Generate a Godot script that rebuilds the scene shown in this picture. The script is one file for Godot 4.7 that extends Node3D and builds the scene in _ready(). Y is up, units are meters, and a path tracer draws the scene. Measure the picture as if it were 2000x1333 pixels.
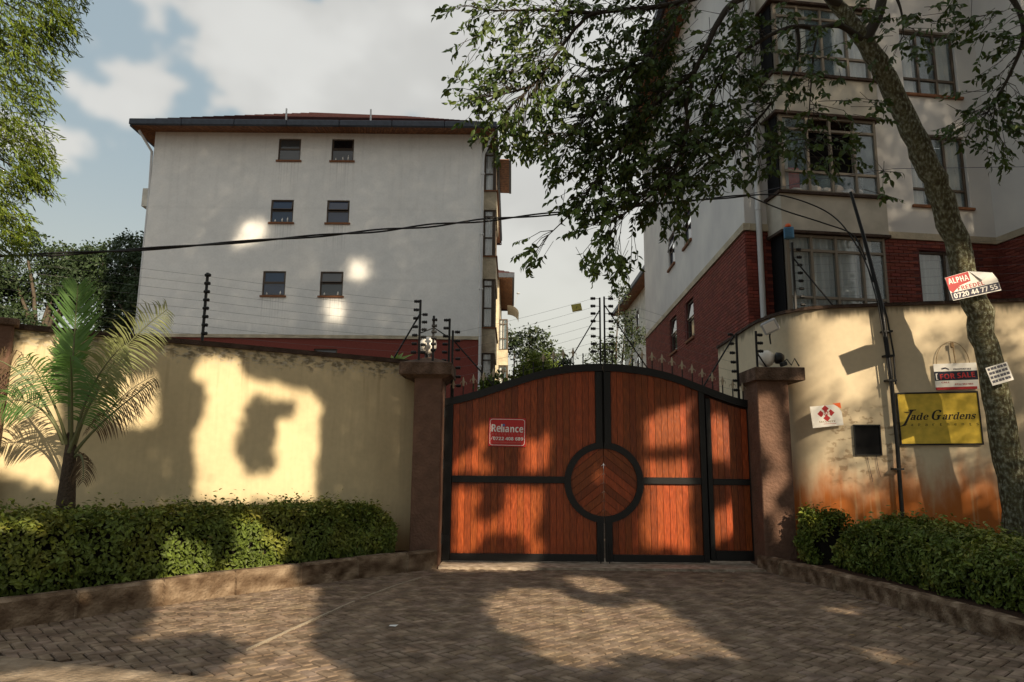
extends Node3D

# ------------------------------------------------------------------ mesh builder
class MB:
	var v := PackedVector3Array()
	var n := PackedVector3Array()
	var t := PackedVector2Array()

	func put(p: Vector3, m: Vector3, uv: Vector2) -> void:
		v.push_back(p)
		n.push_back(m)
		t.push_back(uv)

	# corners run anticlockwise seen from outside
	func tri(a: Vector3, b: Vector3, c: Vector3) -> void:
		var m := (b - a).cross(c - a).normalized()
		if m.length_squared() < 0.5:
			return
		put(a, m, plan(a, m))
		put(c, m, plan(c, m))
		put(b, m, plan(b, m))

	func plan(p: Vector3, m: Vector3) -> Vector2:
		if absf(m.y) > 0.7:
			return Vector2(p.x, p.z)
		if absf(m.x) > absf(m.z):
			return Vector2(p.z, -p.y)
		return Vector2(p.x, -p.y)

	func quad(a: Vector3, b: Vector3, c: Vector3, d: Vector3) -> void:
		tri(a, b, c)
		tri(a, c, d)

	func quad_uv(a: Vector3, b: Vector3, c: Vector3, d: Vector3, ua: Vector2, ub: Vector2, uc: Vector2, ud: Vector2, na: Vector3, nb: Vector3) -> void:
		# a, d carry normal na; b, c carry normal nb
		put(a, na, ua)
		put(c, nb, uc)
		put(b, nb, ub)
		put(a, na, ua)
		put(d, na, ud)
		put(c, nb, uc)

	func box(lo: Vector3, hi: Vector3) -> void:
		obox(Transform3D(Basis(), (lo + hi) * 0.5), hi - lo)

	func obox(x: Transform3D, s: Vector3) -> void:
		var h := s * 0.5
		var p := []
		for i in 8:
			p.push_back(x * Vector3(h.x if i & 1 else -h.x, h.y if i & 2 else -h.y, h.z if i & 4 else -h.z))
		quad(p[4], p[5], p[7], p[6])
		quad(p[1], p[0], p[2], p[3])
		quad(p[5], p[1], p[3], p[7])
		quad(p[0], p[4], p[6], p[2])
		quad(p[6], p[7], p[3], p[2])
		quad(p[0], p[1], p[5], p[4])

	# a box whose edges are cut back by c, in the axes of x
	func cbox(x: Transform3D, s: Vector3, c: float) -> void:
		var h := s * 0.5
		var loops := []
		for e in [[h.y - c, h.x - c, h.z - c], [h.y - c, h.x, h.z - c], [-h.y + c, h.x, h.z - c], [-h.y + c, h.x - c, h.z - c]]:
			pass
		var ring := func(y: float, inset: float) -> Array:
			var a := h.x - inset
			var b := h.z - inset
			return [Vector3(-a + c, y, b), Vector3(a - c, y, b), Vector3(a, y, b - c), Vector3(a, y, -b + c), Vector3(a - c, y, -b), Vector3(-a + c, y, -b), Vector3(-a, y, -b + c), Vector3(-a, y, b - c)]
		loops = [ring.call(-h.y, c), ring.call(-h.y + c, 0.0), ring.call(h.y - c, 0.0), ring.call(h.y, c)]
		for k in 3:
			for i in 8:
				var j := (i + 1) % 8
				quad(x * loops[k][i], x * loops[k][j], x * loops[k + 1][j], x * loops[k + 1][i])
		for i in range(1, 7):
			tri(x * loops[3][0], x * loops[3][i], x * loops[3][i + 1])
			tri(x * loops[0][0], x * loops[0][i + 1], x * loops[0][i])

	# polygon in x, y pushed out from z0 to z1 (z1 is the front)
	func prism(poly: PackedVector2Array, z0: float, z1: float, x := Transform3D()) -> void:
		var q := poly
		var area := 0.0
		for i in q.size():
			area += q[i].cross(q[(i + 1) % q.size()])
		if area < 0.0:
			q = q.duplicate()
			q.reverse()
		var k := Geometry2D.triangulate_polygon(q)
		for i in range(0, k.size(), 3):
			var a := q[k[i]]
			var b := q[k[i + 1]]
			var c := q[k[i + 2]]
			if (b - a).cross(c - a) < 0.0:
				var w := b
				b = c
				c = w
			tri(x * Vector3(a.x, a.y, z1), x * Vector3(b.x, b.y, z1), x * Vector3(c.x, c.y, z1))
			tri(x * Vector3(a.x, a.y, z0), x * Vector3(c.x, c.y, z0), x * Vector3(b.x, b.y, z0))
		for i in q.size():
			var a := q[i]
			var b := q[(i + 1) % q.size()]
			quad(x * Vector3(a.x, a.y, z0), x * Vector3(b.x, b.y, z0), x * Vector3(b.x, b.y, z1), x * Vector3(a.x, a.y, z1))

	func tube(p: Array, r: Array, sides := 8, caps := true) -> void:
		var rings := []
		var norms := []
		var side := Vector3.ZERO
		for i in p.size():
			var d: Vector3 = (p[mini(i + 1, p.size() - 1)] - p[maxi(i - 1, 0)]).normalized()
			if side == Vector3.ZERO:
				side = d.cross(Vector3.UP if absf(d.y) < 0.9 else Vector3.RIGHT).normalized()
			side = (side - d * side.dot(d)).normalized()
			var up := d.cross(side)
			var ring := []
			var nn := []
			for k in sides:
				var a := TAU * k / sides
				var m := side * cos(a) + up * sin(a)
				nn.push_back(m)
				ring.push_back(p[i] + m * r[i])
			rings.push_back(ring)
			norms.push_back(nn)
		for i in p.size() - 1:
			for k in sides:
				var j := (k + 1) % sides
				var u0 := float(k) / sides
				var u1 := float(k + 1) / sides
				put(rings[i][k], norms[i][k], Vector2(u0, i))
				put(rings[i + 1][j], norms[i + 1][j], Vector2(u1, i + 1))
				put(rings[i][j], norms[i][j], Vector2(u1, i))
				put(rings[i][k], norms[i][k], Vector2(u0, i))
				put(rings[i + 1][k], norms[i + 1][k], Vector2(u0, i + 1))
				put(rings[i + 1][j], norms[i + 1][j], Vector2(u1, i + 1))
		if caps:
			var e := p.size() - 1
			for k in range(1, sides - 1):
				tri(rings[0][0], rings[0][k + 1], rings[0][k])
				tri(rings[e][0], rings[e][k], rings[e][k + 1])

	# profile of (radius, height) turned about y
	func lathe(prof: Array, sides: int, x := Transform3D()) -> void:
		for i in prof.size() - 1:
			var a: Vector2 = prof[i]
			var b: Vector2 = prof[i + 1]
			var slope := Vector2(b.y - a.y, a.x - b.x).normalized()
			var sa := slope
			var sb := slope
			if i > 0:
				var o: Vector2 = prof[i - 1]
				sa = (slope + Vector2(a.y - o.y, o.x - a.x).normalized()).normalized()
			if i < prof.size() - 2:
				var o: Vector2 = prof[i + 2]
				sb = (slope + Vector2(o.y - b.y, b.x - o.x).normalized()).normalized()
			for k in sides:
				var t0 := TAU * k / sides
				var t1 := TAU * (k + 1) / sides
				var d0 := Vector3(cos(t0), 0, -sin(t0))
				var d1 := Vector3(cos(t1), 0, -sin(t1))
				var up := Vector3.UP
				var p := [d0 * a.x + up * a.y, d1 * a.x + up * a.y, d1 * b.x + up * b.y, d0 * b.x + up * b.y]
				var m := [d0 * sa.x + up * sa.y, d1 * sa.x + up * sa.y, d1 * sb.x + up * sb.y, d0 * sb.x + up * sb.y]
				for q in [0, 2, 1, 0, 3, 2]:
					put(x * p[q], (x.basis * m[q]).normalized(), Vector2.ZERO)

	func mesh() -> ArrayMesh:
		var a := []
		a.resize(Mesh.ARRAY_MAX)
		a[Mesh.ARRAY_VERTEX] = v
		a[Mesh.ARRAY_NORMAL] = n
		a[Mesh.ARRAY_TEX_UV] = t
		var m := ArrayMesh.new()
		if v.size():
			m.add_surface_from_arrays(Mesh.PRIMITIVE_TRIANGLES, a)
		return m

var taken := {}
var M := {}
var rng: RandomNumberGenerator
var SUN := Vector3(0.4455, 0.454, 0.7716)

func numbered(called: String) -> String:
	if not taken.has(called):
		taken[called] = 0
		return called
	taken[called] += 1
	return "%s_%03d" % [called, taken[called]]

func thing(called: String, label: String, category: String, at := Vector3.ZERO, group := "") -> Node3D:
	var o := Node3D.new()
	o.name = numbered(called)
	add_child(o)
	o.position = at
	o.set_meta("label", label)
	o.set_meta("category", category)
	if group:
		o.set_meta("group", group)
	return o

func tag(o: Node3D, label: String, category: String, group := "") -> Node3D:
	o.set_meta("label", label)
	o.set_meta("category", category)
	if group:
		o.set_meta("group", group)
	return o

func put_mesh(called: String, m: Mesh, mat: Material, parent: Node3D = null) -> MeshInstance3D:
	var o := MeshInstance3D.new()
	o.mesh = m
	o.material_override = mat
	if parent == null:
		o.name = numbered(called)
		add_child(o)
	else:
		var key := "%d/%s" % [parent.get_instance_id(), called]
		if taken.has(key):
			taken[key] += 1
			o.name = "%s_%03d" % [called, taken[key]]
		else:
			taken[key] = 0
			o.name = called
		parent.add_child(o)
	return o

# the mesh is built in world axes; a part is moved back into its thing's
func obj(called: String, b: MB, mat: Material, parent: Node3D = null) -> MeshInstance3D:
	if parent != null:
		var off := offset(parent)
		if off != Vector3.ZERO:
			for i in b.v.size():
				b.v[i] -= off
	return put_mesh(called, b.mesh(), mat, parent)

func offset(parent: Node) -> Vector3:
	var off := Vector3.ZERO
	var p := parent
	while p != self:
		off += p.position
		p = p.get_parent()
	return off

func struct(called: String, b: MB, mat: Material, label: String) -> MeshInstance3D:
	var o := obj(called, b, mat)
	o.set_meta("kind", "structure")
	o.set_meta("label", label)
	return o

func scatter(called: String, m: Mesh, mat: Material, xs: Array, cs: Array, parent: Node3D) -> MultiMeshInstance3D:
	var off := offset(parent)
	var mm := MultiMesh.new()
	mm.transform_format = MultiMesh.TRANSFORM_3D
	mm.use_colors = true
	mm.mesh = m
	mm.instance_count = xs.size()
	for i in xs.size():
		var w: Transform3D = xs[i]
		w.origin -= off
		mm.set_instance_transform(i, w)
		mm.set_instance_color(i, cs[i] if cs.size() else Color.WHITE)
	var o := MultiMeshInstance3D.new()
	o.multimesh = mm
	o.material_override = mat
	o.name = called
	parent.add_child(o, true)
	o.set_meta("kind", "stuff")
	return o

# ------------------------------------------------------------------ materials
func lin(r: float, g: float, b: float) -> Color:
	return Color(r, g, b).linear_to_srgb()

func noise(sd: int, freq: float, oct := 4, kind := FastNoiseLite.TYPE_SIMPLEX_SMOOTH) -> FastNoiseLite:
	var f := FastNoiseLite.new()
	f.seed = sd
	f.noise_type = kind
	f.frequency = freq
	f.fractal_octaves = oct
	return f

func ntex(sd: int, freq: float, oct: int, lo: Color, hi: Color, size := 512, kind := FastNoiseLite.TYPE_SIMPLEX_SMOOTH) -> NoiseTexture2D:
	var x := NoiseTexture2D.new()
	x.width = size
	x.height = size
	x.seamless = true
	x.noise = noise(sd, freq, oct, kind)
	var g := Gradient.new()
	g.set_color(0, lo)
	g.set_color(1, hi)
	x.color_ramp = g
	return x

func nnorm(sd: int, freq: float, oct: int, strength: float, size := 512) -> NoiseTexture2D:
	var x := NoiseTexture2D.new()
	x.width = size
	x.height = size
	x.seamless = true
	x.noise = noise(sd, freq, oct)
	x.as_normal_map = true
	x.bump_strength = strength
	return x

func mat(c: Color, rough := 0.8, tex: Texture2D = null, scale := Vector3.ONE, norm: Texture2D = null, nscale := 1.0) -> StandardMaterial3D:
	var m := StandardMaterial3D.new()
	m.albedo_color = c
	m.roughness = rough
	m.metallic_specular = 0.4
	if tex or norm:
		m.uv1_triplanar = true
		m.uv1_world_triplanar = true
		m.uv1_scale = scale
	if tex:
		m.albedo_texture = tex
	if norm:
		m.normal_enabled = true
		m.normal_texture = norm
		m.normal_scale = nscale
	return m

func leafmat(c: Color, back: Color, rough := 0.5) -> StandardMaterial3D:
	var m := StandardMaterial3D.new()
	m.albedo_color = c
	m.roughness = rough
	m.metallic_specular = 0.35
	m.backlight_enabled = true
	m.backlight = back
	m.vertex_color_use_as_albedo = true
	m.cull_mode = BaseMaterial3D.CULL_DISABLED
	return m

func glass(c: Color, rough := 0.04) -> StandardMaterial3D:
	var m := StandardMaterial3D.new()
	m.albedo_color = c
	m.roughness = rough
	m.metallic_specular = 0.6
	return m

func picture(w: int, h: int, paint: Callable) -> ImageTexture:
	var im := Image.create_empty(w, h, false, Image.FORMAT_RGB8)
	for y in h:
		for x in w:
			im.set_pixel(x, y, paint.call((x + 0.5) / w, (y + 0.5) / h))
	return ImageTexture.create_from_image(im)

func uvmat(tex: Texture2D, rough := 0.9, norm: Texture2D = null, nsc := 1.0, uvs := Vector3.ONE) -> StandardMaterial3D:
	var m := StandardMaterial3D.new()
	m.albedo_texture = tex
	m.roughness = rough
	m.metallic_specular = 0.3
	m.uv1_scale = uvs
	if norm:
		m.normal_enabled = true
		m.normal_texture = norm
		m.normal_scale = nsc
		m.uv1_triplanar = false
	return m

func materials() -> void:
	var mottle := ntex(11, 0.012, 5, Color(0.80, 0.80, 0.80), Color(1, 1, 1))
	var grain := ntex(12, 0.05, 5, Color(0.72, 0.72, 0.72), Color(1, 1, 1))
	var dirty := ntex(13, 0.01, 6, Color(0.55, 0.52, 0.48), Color(1, 1, 1))
	var rough_n := nnorm(14, 0.06, 4, 6.0)
	var fine_n := nnorm(15, 0.15, 3, 4.0)
	var wood := ntex(16, 0.02, 5, Color(0.55, 0.5, 0.48), Color(1, 1, 1))
	var wood_n := nnorm(17, 0.04, 4, 3.0)
	M.white = mat(lin(0.80, 0.78, 0.74), 0.9, dirty.duplicate(), Vector3(0.09, 0.09, 0.09))
	M.white.albedo_texture.color_ramp = ramp(Color(0.86, 0.86, 0.88), Color(1, 1, 1))
	var fn := noise(55, 1.0, 5)
	var sills := [[-9.42, 13.46], [-7.29, 13.46], [-9.56, 10.87], [-7.35, 10.87], [-9.69, 7.92], [-7.46, 7.92]]
	var weather := func(u: float, v: float) -> Color:
		var x := u * 13.1 - 14.4
		var y := 14.62 - v * 8.24
		var k := 0.93 + 0.05 * fn.get_noise_2d(x * 0.25, y * 0.4) + 0.05 * fn.get_noise_2d(x * 2.2, y * 2.6) + 0.05 * fn.get_noise_2d(x * 9.0, y * 9.0)
		k -= 0.05 * smoothstep(0.05, 0.5, fn.get_noise_2d(x * 3.0 + 7.0, y * 0.16)) * smoothstep(6.0, 14.6, y)
		for c in [11.45, 8.55]:
			k -= 0.035 * smoothstep(0.10, 0.0, absf(y - c + 0.03 * fn.get_noise_1d(x * 2.0)))
		for q in sills:
			var dx: float = absf(x - q[0] - 0.45)
			var dy: float = q[1] - y
			if dx < 0.60 and dy > 0.0 and dy < 1.6:
				k -= 0.16 * smoothstep(1.6, 0.05, dy) * smoothstep(-0.05, 0.35, fn.get_noise_2d(x * 9.0, 3.0)) * smoothstep(0.6, 0.42, dx)
		k += 0.035 * smoothstep(1.0, 0.2, absf(x + 3.6 + 0.3 * fn.get_noise_1d(y))) * smoothstep(0.0, 0.3, fn.get_noise_2d(x * 1.5, y * 1.5))
		k -= 0.10 * smoothstep(0.5, 0.0, y - 6.38 + 0.25 * fn.get_noise_1d(x * 3.0))
		return Color(0.82 * k, 0.82 * k, 0.81 * k).linear_to_srgb()
	M.weathered = uvmat(picture(1024, 644, weather), 0.92)
	M.weathered.uv1_scale = Vector3(1.0 / 13.1, 1.0 / 8.24, 1)
	M.weathered.uv1_offset = Vector3(14.4 / 13.1, 14.62 / 8.24, 0)
	M.white_back = mat(lin(0.70, 0.68, 0.62), 0.9, mottle, Vector3(0.2, 0.2, 0.2))
	M.parapet = mat(lin(0.62, 0.57, 0.48), 0.9, mottle, Vector3(0.25, 0.25, 0.25))
	M.cream = mat(lin(0.62, 0.54, 0.40), 0.9, mottle, Vector3(0.25, 0.25, 0.25), rough_n, 0.3)
	M.brick_far = mat(lin(0.28, 0.066, 0.05), 0.85, grain, Vector3(0.5, 2.0, 0.5), fine_n, 0.4)
	M.mortar = mat(lin(0.16, 0.05, 0.045), 0.95, grain, Vector3(0.8, 0.8, 0.8))
	M.brick = mat(lin(0.31, 0.078, 0.055), 0.8, grain, Vector3(1.3, 1.3, 1.3), fine_n, 0.5)
	M.brick.vertex_color_use_as_albedo = true
	M.bricks = []
	for k in 4:
		M.bricks.push_back(mat(lin(0.31, 0.078, 0.055) * Color([0.86, 0.95, 1.0, 1.1][k], [0.84, 0.92, 1.0, 1.05][k], [0.86, 0.92, 1.0, 1.05][k]), 0.8, grain, Vector3(1.3, 1.3, 1.3), fine_n, 0.5))
	M.pillar = mat(lin(0.17, 0.092, 0.062), 0.8, mottle, Vector3(0.5, 0.5, 0.5), rough_n, 0.4)
	M.coping = mat(lin(0.10, 0.065, 0.05), 0.9, dirty, Vector3(0.6, 0.6, 0.6), rough_n, 0.8)
	M.cap = mat(lin(0.20, 0.13, 0.095), 0.9, dirty, Vector3(0.7, 0.7, 0.7), rough_n, 0.8)
	M.planks = []
	for k in 6:
		var s: float = [0.70, 0.88, 1.0, 1.10, 0.80, 1.2][k]
		var w := mat(lin(0.46 * s, 0.099 * s * [1.0, 1.1, 0.95, 1.0, 1.12, 0.92][k], 0.024 * s), 0.36, wood, Vector3(7.0, 0.45, 7.0), wood_n, 0.5)
		w.uv1_offset = Vector3(0.37 * k, 0.21 * k, 0.11 * k)
		M.planks.push_back(w)
	M.backing = mat(lin(0.03, 0.012, 0.006), 0.9)
	M.steel = mat(lin(0.010, 0.010, 0.011), 0.38, grain, Vector3(1.5, 1.5, 1.5), rough_n, 0.15)
	M.black = mat(lin(0.012, 0.012, 0.013), 0.5)
	M.void = mat(lin(0.004, 0.004, 0.005), 0.95)
	M.gold = mat(lin(0.42, 0.35, 0.25), 0.6)
	M.metal = mat(lin(0.42, 0.43, 0.45), 0.45)
	M.wire = mat(lin(0.12, 0.12, 0.125), 0.5)
	M.pipe = mat(lin(0.60, 0.61, 0.62), 0.4)
	M.gutter = mat(lin(0.055, 0.066, 0.09), 0.5, mottle, Vector3(0.7, 0.7, 0.7))
	M.soffits = []
	for k in 3:
		M.soffits.push_back(mat(lin(0.36 * [0.85, 1.0, 1.12][k], 0.155 * [0.8, 1.0, 1.12][k], 0.06 * [0.8, 1.0, 1.1][k]), 0.6, wood, Vector3(0.5, 0.5, 0.5)))
	M.tile = mat(lin(0.085, 0.034, 0.036), 0.8, grain, Vector3(0.4, 0.4, 0.4), rough_n, 0.6)
	M.frame = mat(lin(0.085, 0.062, 0.045), 0.5)
	M.frame_light = mat(lin(0.20, 0.165, 0.125), 0.5)
	M.sill = mat(lin(0.20, 0.085, 0.04), 0.8)
	M.pane = glass(lin(0.022, 0.036, 0.075))
	M.pane_grey = glass(lin(0.06, 0.065, 0.07), 0.1)
	M.pane_dark = glass(lin(0.008, 0.009, 0.012))
	M.clear = glass(Color(0.7, 0.8, 0.85, 0.12), 0.02)
	M.clear.transparency = BaseMaterial3D.TRANSPARENCY_ALPHA
	M.net = mat(lin(0.82, 0.80, 0.78), 0.95)
	M.curtain = mat(lin(0.58, 0.58, 0.56), 0.95)
	M.curtain.backlight_enabled = true
	M.curtain.backlight = lin(0.2, 0.2, 0.2)
	M.kerb = mat(lin(0.40, 0.31, 0.22), 0.95, ntex(21, 0.010, 6, Color(0.30, 0.23, 0.17), Color(1, 1, 1)), Vector3(0.8, 0.8, 0.8), rough_n, 1.0)
	M.soil = mat(lin(0.07, 0.032, 0.016), 1.0, grain, Vector3(0.8, 0.8, 0.8), rough_n, 1.0)
	M.ground = mat(lin(0.14, 0.10, 0.07), 1.0, dirty, Vector3(0.3, 0.3, 0.3), rough_n, 0.8)
	M.bed = mat(lin(0.045, 0.030, 0.02), 1.0, grain, Vector3(1.0, 1.0, 1.0), rough_n, 1.0)
	M.concrete = mat(lin(0.42, 0.33, 0.24), 0.95, dirty, Vector3(0.5, 0.5, 0.5), rough_n, 0.6)
	M.threshold = mat(lin(0.62, 0.52, 0.42), 0.9, dirty, Vector3(0.9, 0.9, 0.9))
	var dust := ntex(23, 0.007, 6, Color(0.55, 0.52, 0.49), Color(1, 1, 1))
	M.paver = mat(lin(0.34, 0.258, 0.19), 0.9, dust, Vector3(0.8, 0.8, 0.8), rough_n, 0.3)
	M.paver.vertex_color_use_as_albedo = true
	M.pavers = []
	for k in 5:
		var s: float = [0.84, 0.93, 1.0, 1.06, 0.97][k]
		M.pavers.push_back(mat(lin(0.34 * s, 0.258 * s, 0.19 * s * [1.0, 0.95, 1.0, 0.98, 1.08][k]), 0.9, dust, Vector3(0.8, 0.8, 0.8), rough_n, 0.3))
	var lichen := ntex(31, 0.014, 6, Color(0.2, 0.2, 0.2), Color(1, 1, 1))
	var lg := Gradient.new()
	lg.offsets = PackedFloat32Array([0.0, 0.36, 0.5, 0.60, 0.72, 1.0])
	lg.colors = PackedColorArray([Color(0.30, 0.26, 0.20), Color(0.46, 0.42, 0.34), Color(0.54, 0.52, 0.40), Color(0.62, 0.62, 0.52), Color(0.80, 0.81, 0.76), Color(1, 1, 1)])
	lichen.color_ramp = lg
	M.bark = mat(lin(0.42, 0.42, 0.36), 0.95, lichen, Vector3(2.6, 1.3, 2.6), nnorm(32, 0.05, 5, 16.0), 1.2)
	M.twig = mat(lin(0.035, 0.028, 0.02), 0.9)
	M.trunk_far = mat(lin(0.10, 0.08, 0.06), 0.95)
	M.leaf = leafmat(lin(0.058, 0.090, 0.025), lin(0.16, 0.24, 0.03))
	M.leaf_left = leafmat(lin(0.12, 0.17, 0.02), lin(0.25, 0.32, 0.03))
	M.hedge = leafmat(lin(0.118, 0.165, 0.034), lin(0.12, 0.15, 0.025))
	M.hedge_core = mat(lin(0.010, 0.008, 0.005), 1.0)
	M.palm = leafmat(lin(0.055, 0.115, 0.028), lin(0.10, 0.20, 0.03), 0.4)
	M.palm_pale = leafmat(lin(0.15, 0.17, 0.065), lin(0.15, 0.14, 0.06), 0.5)
	M.palm_dead = leafmat(lin(0.075, 0.05, 0.028), lin(0.05, 0.03, 0.01), 0.8)
	M.palm_stem = mat(lin(0.12, 0.13, 0.06), 0.5)
	M.palm_trunk = mat(lin(0.09, 0.065, 0.045), 0.95, grain, Vector3(2, 0.7, 2), rough_n, 1.5)
	M.far_leaf = leafmat(lin(0.042, 0.062, 0.026), lin(0.03, 0.05, 0.01))
	M.far_bright = leafmat(lin(0.12, 0.17, 0.03), lin(0.16, 0.22, 0.03))
	M.dark_leaf = leafmat(lin(0.045, 0.075, 0.032), lin(0.03, 0.05, 0.015))
	M.added_shade_leaf = leafmat(lin(0.05, 0.08, 0.025), lin(0.0, 0.0, 0.0))  # leaf colour of the added trees behind the viewer
	M.red = mat(lin(0.50, 0.025, 0.025), 0.35)
	M.print_white = mat(lin(0.80, 0.78, 0.74), 0.5)
	M.print_blue = mat(lin(0.05, 0.16, 0.42), 0.5)
	M.print_pale_red = mat(lin(0.62, 0.20, 0.16), 0.5)
	M.navy = mat(lin(0.008, 0.010, 0.028), 0.4)
	M.sign_red = mat(lin(0.40, 0.02, 0.025), 0.5)
	M.sign_pink = mat(lin(0.42, 0.07, 0.07), 0.5)
	M.ink = mat(lin(0.03, 0.03, 0.06), 0.6)
	M.ink_grey = mat(lin(0.10, 0.10, 0.13), 0.6)
	M.brown_print = mat(lin(0.26, 0.17, 0.08), 0.6)
	M.yellow = mat(lin(0.86, 0.60, 0.07), 0.4, mottle, Vector3(0.8, 0.8, 0.8))
	M.yellow_pale = mat(lin(0.50, 0.46, 0.12), 0.5)
	M.globe = mat(lin(0.82, 0.78, 0.72), 0.35)
	M.siren = mat(lin(0.09, 0.22, 0.36), 0.5)
	M.orange = mat(lin(0.75, 0.13, 0.03), 0.35)
	M.paper = mat(lin(0.70, 0.70, 0.70), 0.8)
	M.litter = mat(lin(0.32, 0.20, 0.08), 0.9)
	M.strip = mat(lin(0.50, 0.42, 0.32), 0.9, grain, Vector3(1.5, 1.5, 1.5))
	M.red_thing = mat(lin(0.40, 0.06, 0.05), 0.6)
	M.laundry = mat(lin(0.62, 0.55, 0.50), 0.9)

func ramp(lo: Color, hi: Color) -> Gradient:
	var g := Gradient.new()
	g.set_color(0, lo)
	g.set_color(1, hi)
	return g

func smooth(a: float, b: float, x: float) -> float:
	return smoothstep(a, b, x)

# lettering: one flat mesh fitted into a box of the given width and height about the origin of frame x
func letters(called: String, text: String, x: Transform3D, w: float, h: float, m: Material, parent: Node3D, serif := false, bold := true, slant := 0.0) -> void:
	var f := SystemFont.new()
	f.font_names = PackedStringArray(["Droid Serif" if serif else "Droid Sans"])
	f.font_weight = 700 if bold else 400
	var tm := TextMesh.new()
	tm.text = text
	tm.font = f
	tm.font_size = 64
	tm.pixel_size = 0.01
	tm.depth = 0.004
	var a: Array = tm.get_mesh_arrays()
	var p: PackedVector3Array = a[Mesh.ARRAY_VERTEX]
	if p.is_empty():
		return
	var lo := p[0]
	var hi := p[0]
	for q in p:
		lo = lo.min(q)
		hi = hi.max(q)
	var c := (lo + hi) * 0.5
	var off := offset(parent)
	var k := Vector3(w / maxf(hi.x - lo.x, 0.001), h / maxf(hi.y - lo.y, 0.001), 0.3)
	for i in p.size():
		var q := (p[i] - c) * k
		q.x += q.y * slant
		p[i] = x * q - off
	a[Mesh.ARRAY_VERTEX] = p
	var nn: PackedVector3Array = a[Mesh.ARRAY_NORMAL]
	for i in nn.size():
		nn[i] = (x.basis * nn[i]).normalized()
	a[Mesh.ARRAY_NORMAL] = nn
	a[Mesh.ARRAY_TANGENT] = null
	var am := ArrayMesh.new()
	am.add_surface_from_arrays(Mesh.PRIMITIVE_TRIANGLES, a)
	put_mesh(called, am, m, parent)

# frame of a flat sign: x right, y up, z out of it
func frame_at(c: Vector3, right: Vector3, up := Vector3.UP) -> Transform3D:
	var r := right.normalized()
	var u := (up - r * up.dot(r)).normalized()
	return Transform3D(Basis(r, u, r.cross(u)), c)

# ------------------------------------------------------------------ sky
func sky_picture() -> ImageTexture:
	var w := 1024
	var h := 512
	var big := noise(5, 1.0, 5)
	var fine := noise(6, 3.0, 5)
	var im := Image.create_empty(w, h, false, Image.FORMAT_RGBF)
	for y in h:
		var el := PI * (0.5 - (y + 0.5) / h)
		for x in w:
			var az := TAU * (x + 0.5) / w
			var d := Vector3(sin(az) * cos(el), sin(el), -cos(az) * cos(el))
			var c := Vector3(0.50, 0.50, 0.485)
			if el > -0.05:
				var p := Vector3(d.x, d.y * 1.6, d.z) * 3.3 + Vector3(7.3, 1.4, 2.9)
				var n := big.get_noise_3dv(p) + 0.42 * fine.get_noise_3dv(p)
				var cover := smoothstep(-0.09, 0.07, n + 1.8 * (d.x + 0.405))
				var blue := Vector3(0.27, 0.345, 0.40).lerp(Vector3(0.36, 0.43, 0.45), clampf(1.0 - d.y * 1.6, 0.0, 1.0))
				var shade := 0.90 + 0.14 * smoothstep(-0.25, 0.35, n) + 0.05 * fine.get_noise_3dv(p * 0.6 + Vector3(9, 2, 4))
				c = blue.lerp(Vector3(0.55, 0.55, 0.53) * shade, cover)
				c = c.lerp(Vector3(0.56, 0.56, 0.47), 0.85 * smoothstep(0.42, 0.0, d.y))
			im.set_pixel(x, y, Color(c.x, c.y, c.z))
	return ImageTexture.create_from_image(im)

# ------------------------------------------------------------------ shared builders
# a wall face from o along u (width w) and up (height h), outward n, with rectangular openings set back by depth
func facade(b: MB, o: Vector3, u: Vector3, n: Vector3, w: float, h: float, holes: Array, depth: float) -> void:
	var xs := [0.0, w]
	var ys := [0.0, h]
	for r in holes:
		for e in [r.position.x, r.end.x]:
			if not xs.has(e):
				xs.push_back(e)
		for e in [r.position.y, r.end.y]:
			if not ys.has(e):
				ys.push_back(e)
	xs.sort()
	ys.sort()
	for i in xs.size() - 1:
		for j in ys.size() - 1:
			var c := Vector2((xs[i] + xs[i + 1]) * 0.5, (ys[j] + ys[j + 1]) * 0.5)
			var open := false
			for r in holes:
				if r.has_point(c):
					open = true
			if not open:
				b.quad(o + u * xs[i] + Vector3.UP * ys[j], o + u * xs[i + 1] + Vector3.UP * ys[j], o + u * xs[i + 1] + Vector3.UP * ys[j + 1], o + u * xs[i] + Vector3.UP * ys[j + 1])
	for r in holes:
		var p := [o + u * r.position.x + Vector3.UP * r.position.y, o + u * r.end.x + Vector3.UP * r.position.y, o + u * r.end.x + Vector3.UP * r.end.y, o + u * r.position.x + Vector3.UP * r.end.y]
		for k in 4:
			var a: Vector3 = p[k]
			var c: Vector3 = p[(k + 1) % 4]
			b.quad(a, a - n * depth, c - n * depth, c)

func along(o: Vector3, u: Vector3, n: Vector3) -> Transform3D:
	return Transform3D(Basis(u, Vector3.UP, n), o)

func bar(b: MB, x: Transform3D, x0: float, x1: float, y0: float, y1: float, z0: float, z1: float) -> void:
	b.obox(x * Transform3D(Basis(), Vector3((x0 + x1) / 2, (y0 + y1) / 2, (z0 + z1) / 2)), Vector3(absf(x1 - x0), absf(y1 - y0), absf(z1 - z0)))

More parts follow.
